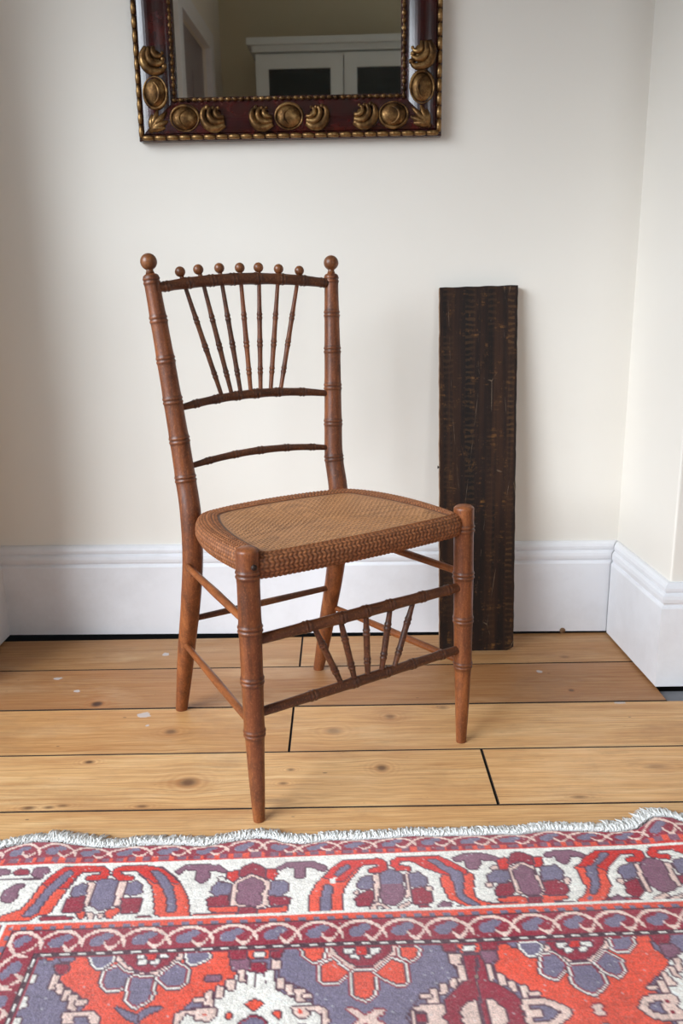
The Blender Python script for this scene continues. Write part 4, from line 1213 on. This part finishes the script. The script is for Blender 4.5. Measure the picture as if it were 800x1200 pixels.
Z = 8.0 + .16 * rng.normal(size=sh) + .12 * blur_noise(sh, 3)
ripple = 2.5 * np.exp(-((FU - 15) / 60) ** 2) * np.exp(-((FV + 150) / 60) ** 2) + 5 * np.exp(-((FU - 885) / 45) ** 2) * np.exp(-((FV + 160) / 50) ** 2)
Z = Z + ripple + .8 * blur_noise(sh, 60)
dark_ol = np.isin(FULL, [KI['P'], KI['D']]); Z = Z - .5 * dark_ol
edge_d = np.minimum(FV - far_edge(FU), FU - U0); Z = np.where(edge_d < 5, Z * np.clip(.45 + .11 * edge_d, .3, 1), Z)
Vx = np.stack([FU.ravel() / 1000, -FV.ravel() / 1000, Z.ravel() / 1000], 1)
R_, C_ = sh; idx = np.arange(R_ * C_).reshape(R_, C_)
q4 = np.stack([idx[:-1, :-1], idx[1:, :-1], idx[1:, 1:], idx[:-1, 1:]], -1)
keep = (FV > far_edge(FU))[:-1, :-1]
q4 = q4[keep]
used = np.zeros(R_ * C_, bool); used[q4.ravel()] = True
remap = np.cumsum(used) - 1
rug = empty('rug', (RUG_O.x, RUG_O.y, 0), RUG_A)
tag(rug, 'worn patterned wool rug in red, orange, slate and ivory with a short white fringe', 'rug')
np_mesh('pile', Vx[used], remap[q4], np.zeros((0, 3), int), [M_RUG], rug, 'knots', cols.reshape(-1, 3)[used])
# woven foundation under the pile
b = MB(); vs = []; us_ = np.linspace(U0, U1 - CELL, 90)
for u in us_:
    ve = float(far_edge(u)) + 1
    vs += [(u / 1000, -ve / 1000, .0005), (u / 1000, -ve / 1000, .0045), (u / 1000, -V1 / 1000, .0045), (u / 1000, -V1 / 1000, .0005)]
fs = []
for i in range(len(us_) - 1):
    for k in range(4): k2 = (k + 1) % 4; fs.append((i * 4 + k, (i + 1) * 4 + k, (i + 1) * 4 + k2, i * 4 + k2))
fs += [(0, 1, 2, 3), tuple((len(us_) - 1) * 4 + k for k in (3, 2, 1, 0))]
b.add(vs, fs); b.build('foundation', M_BACKING, rug)
# fringe: short fluffy cotton ends along the far edge
b = MB()
u = U0 + 2
while u < U1 - 4:
    for rep in range(3):
        uu_ = u + random.uniform(-.8, .8); ve = float(far_edge(uu_))
        rz = 2.5 * math.exp(-((uu_ - 15) / 60) ** 2) + 5 * math.exp(-((uu_ - 885) / 45) ** 2)
        L = random.uniform(16, 29) * (1.25 if 0 < uu_ < 80 or uu_ > 800 else 1.0); dv = random.gauss(0, 5.5); z0 = random.uniform(3.5, 9) + rz * .6
        pts = []
        for k in range(5):
            t = k / 4
            pts.append(((uu_ + dv * t + random.gauss(0, 1.1)) / 1000, (-ve - 2.5 + 2 + L * t) / 1000, max(.0012, (z0 * (1 - t * t) + 1.6 * math.sin(PI * t) + random.gauss(0, .9)) / 1000)))
        b.tube(pts, [.0010, .0012, .0012, .0010, .0005], 4, up=(0, 0, 1))
    u += 1.15
tag(b.build('fringe', M_FRINGE, rug), kind='stuff')
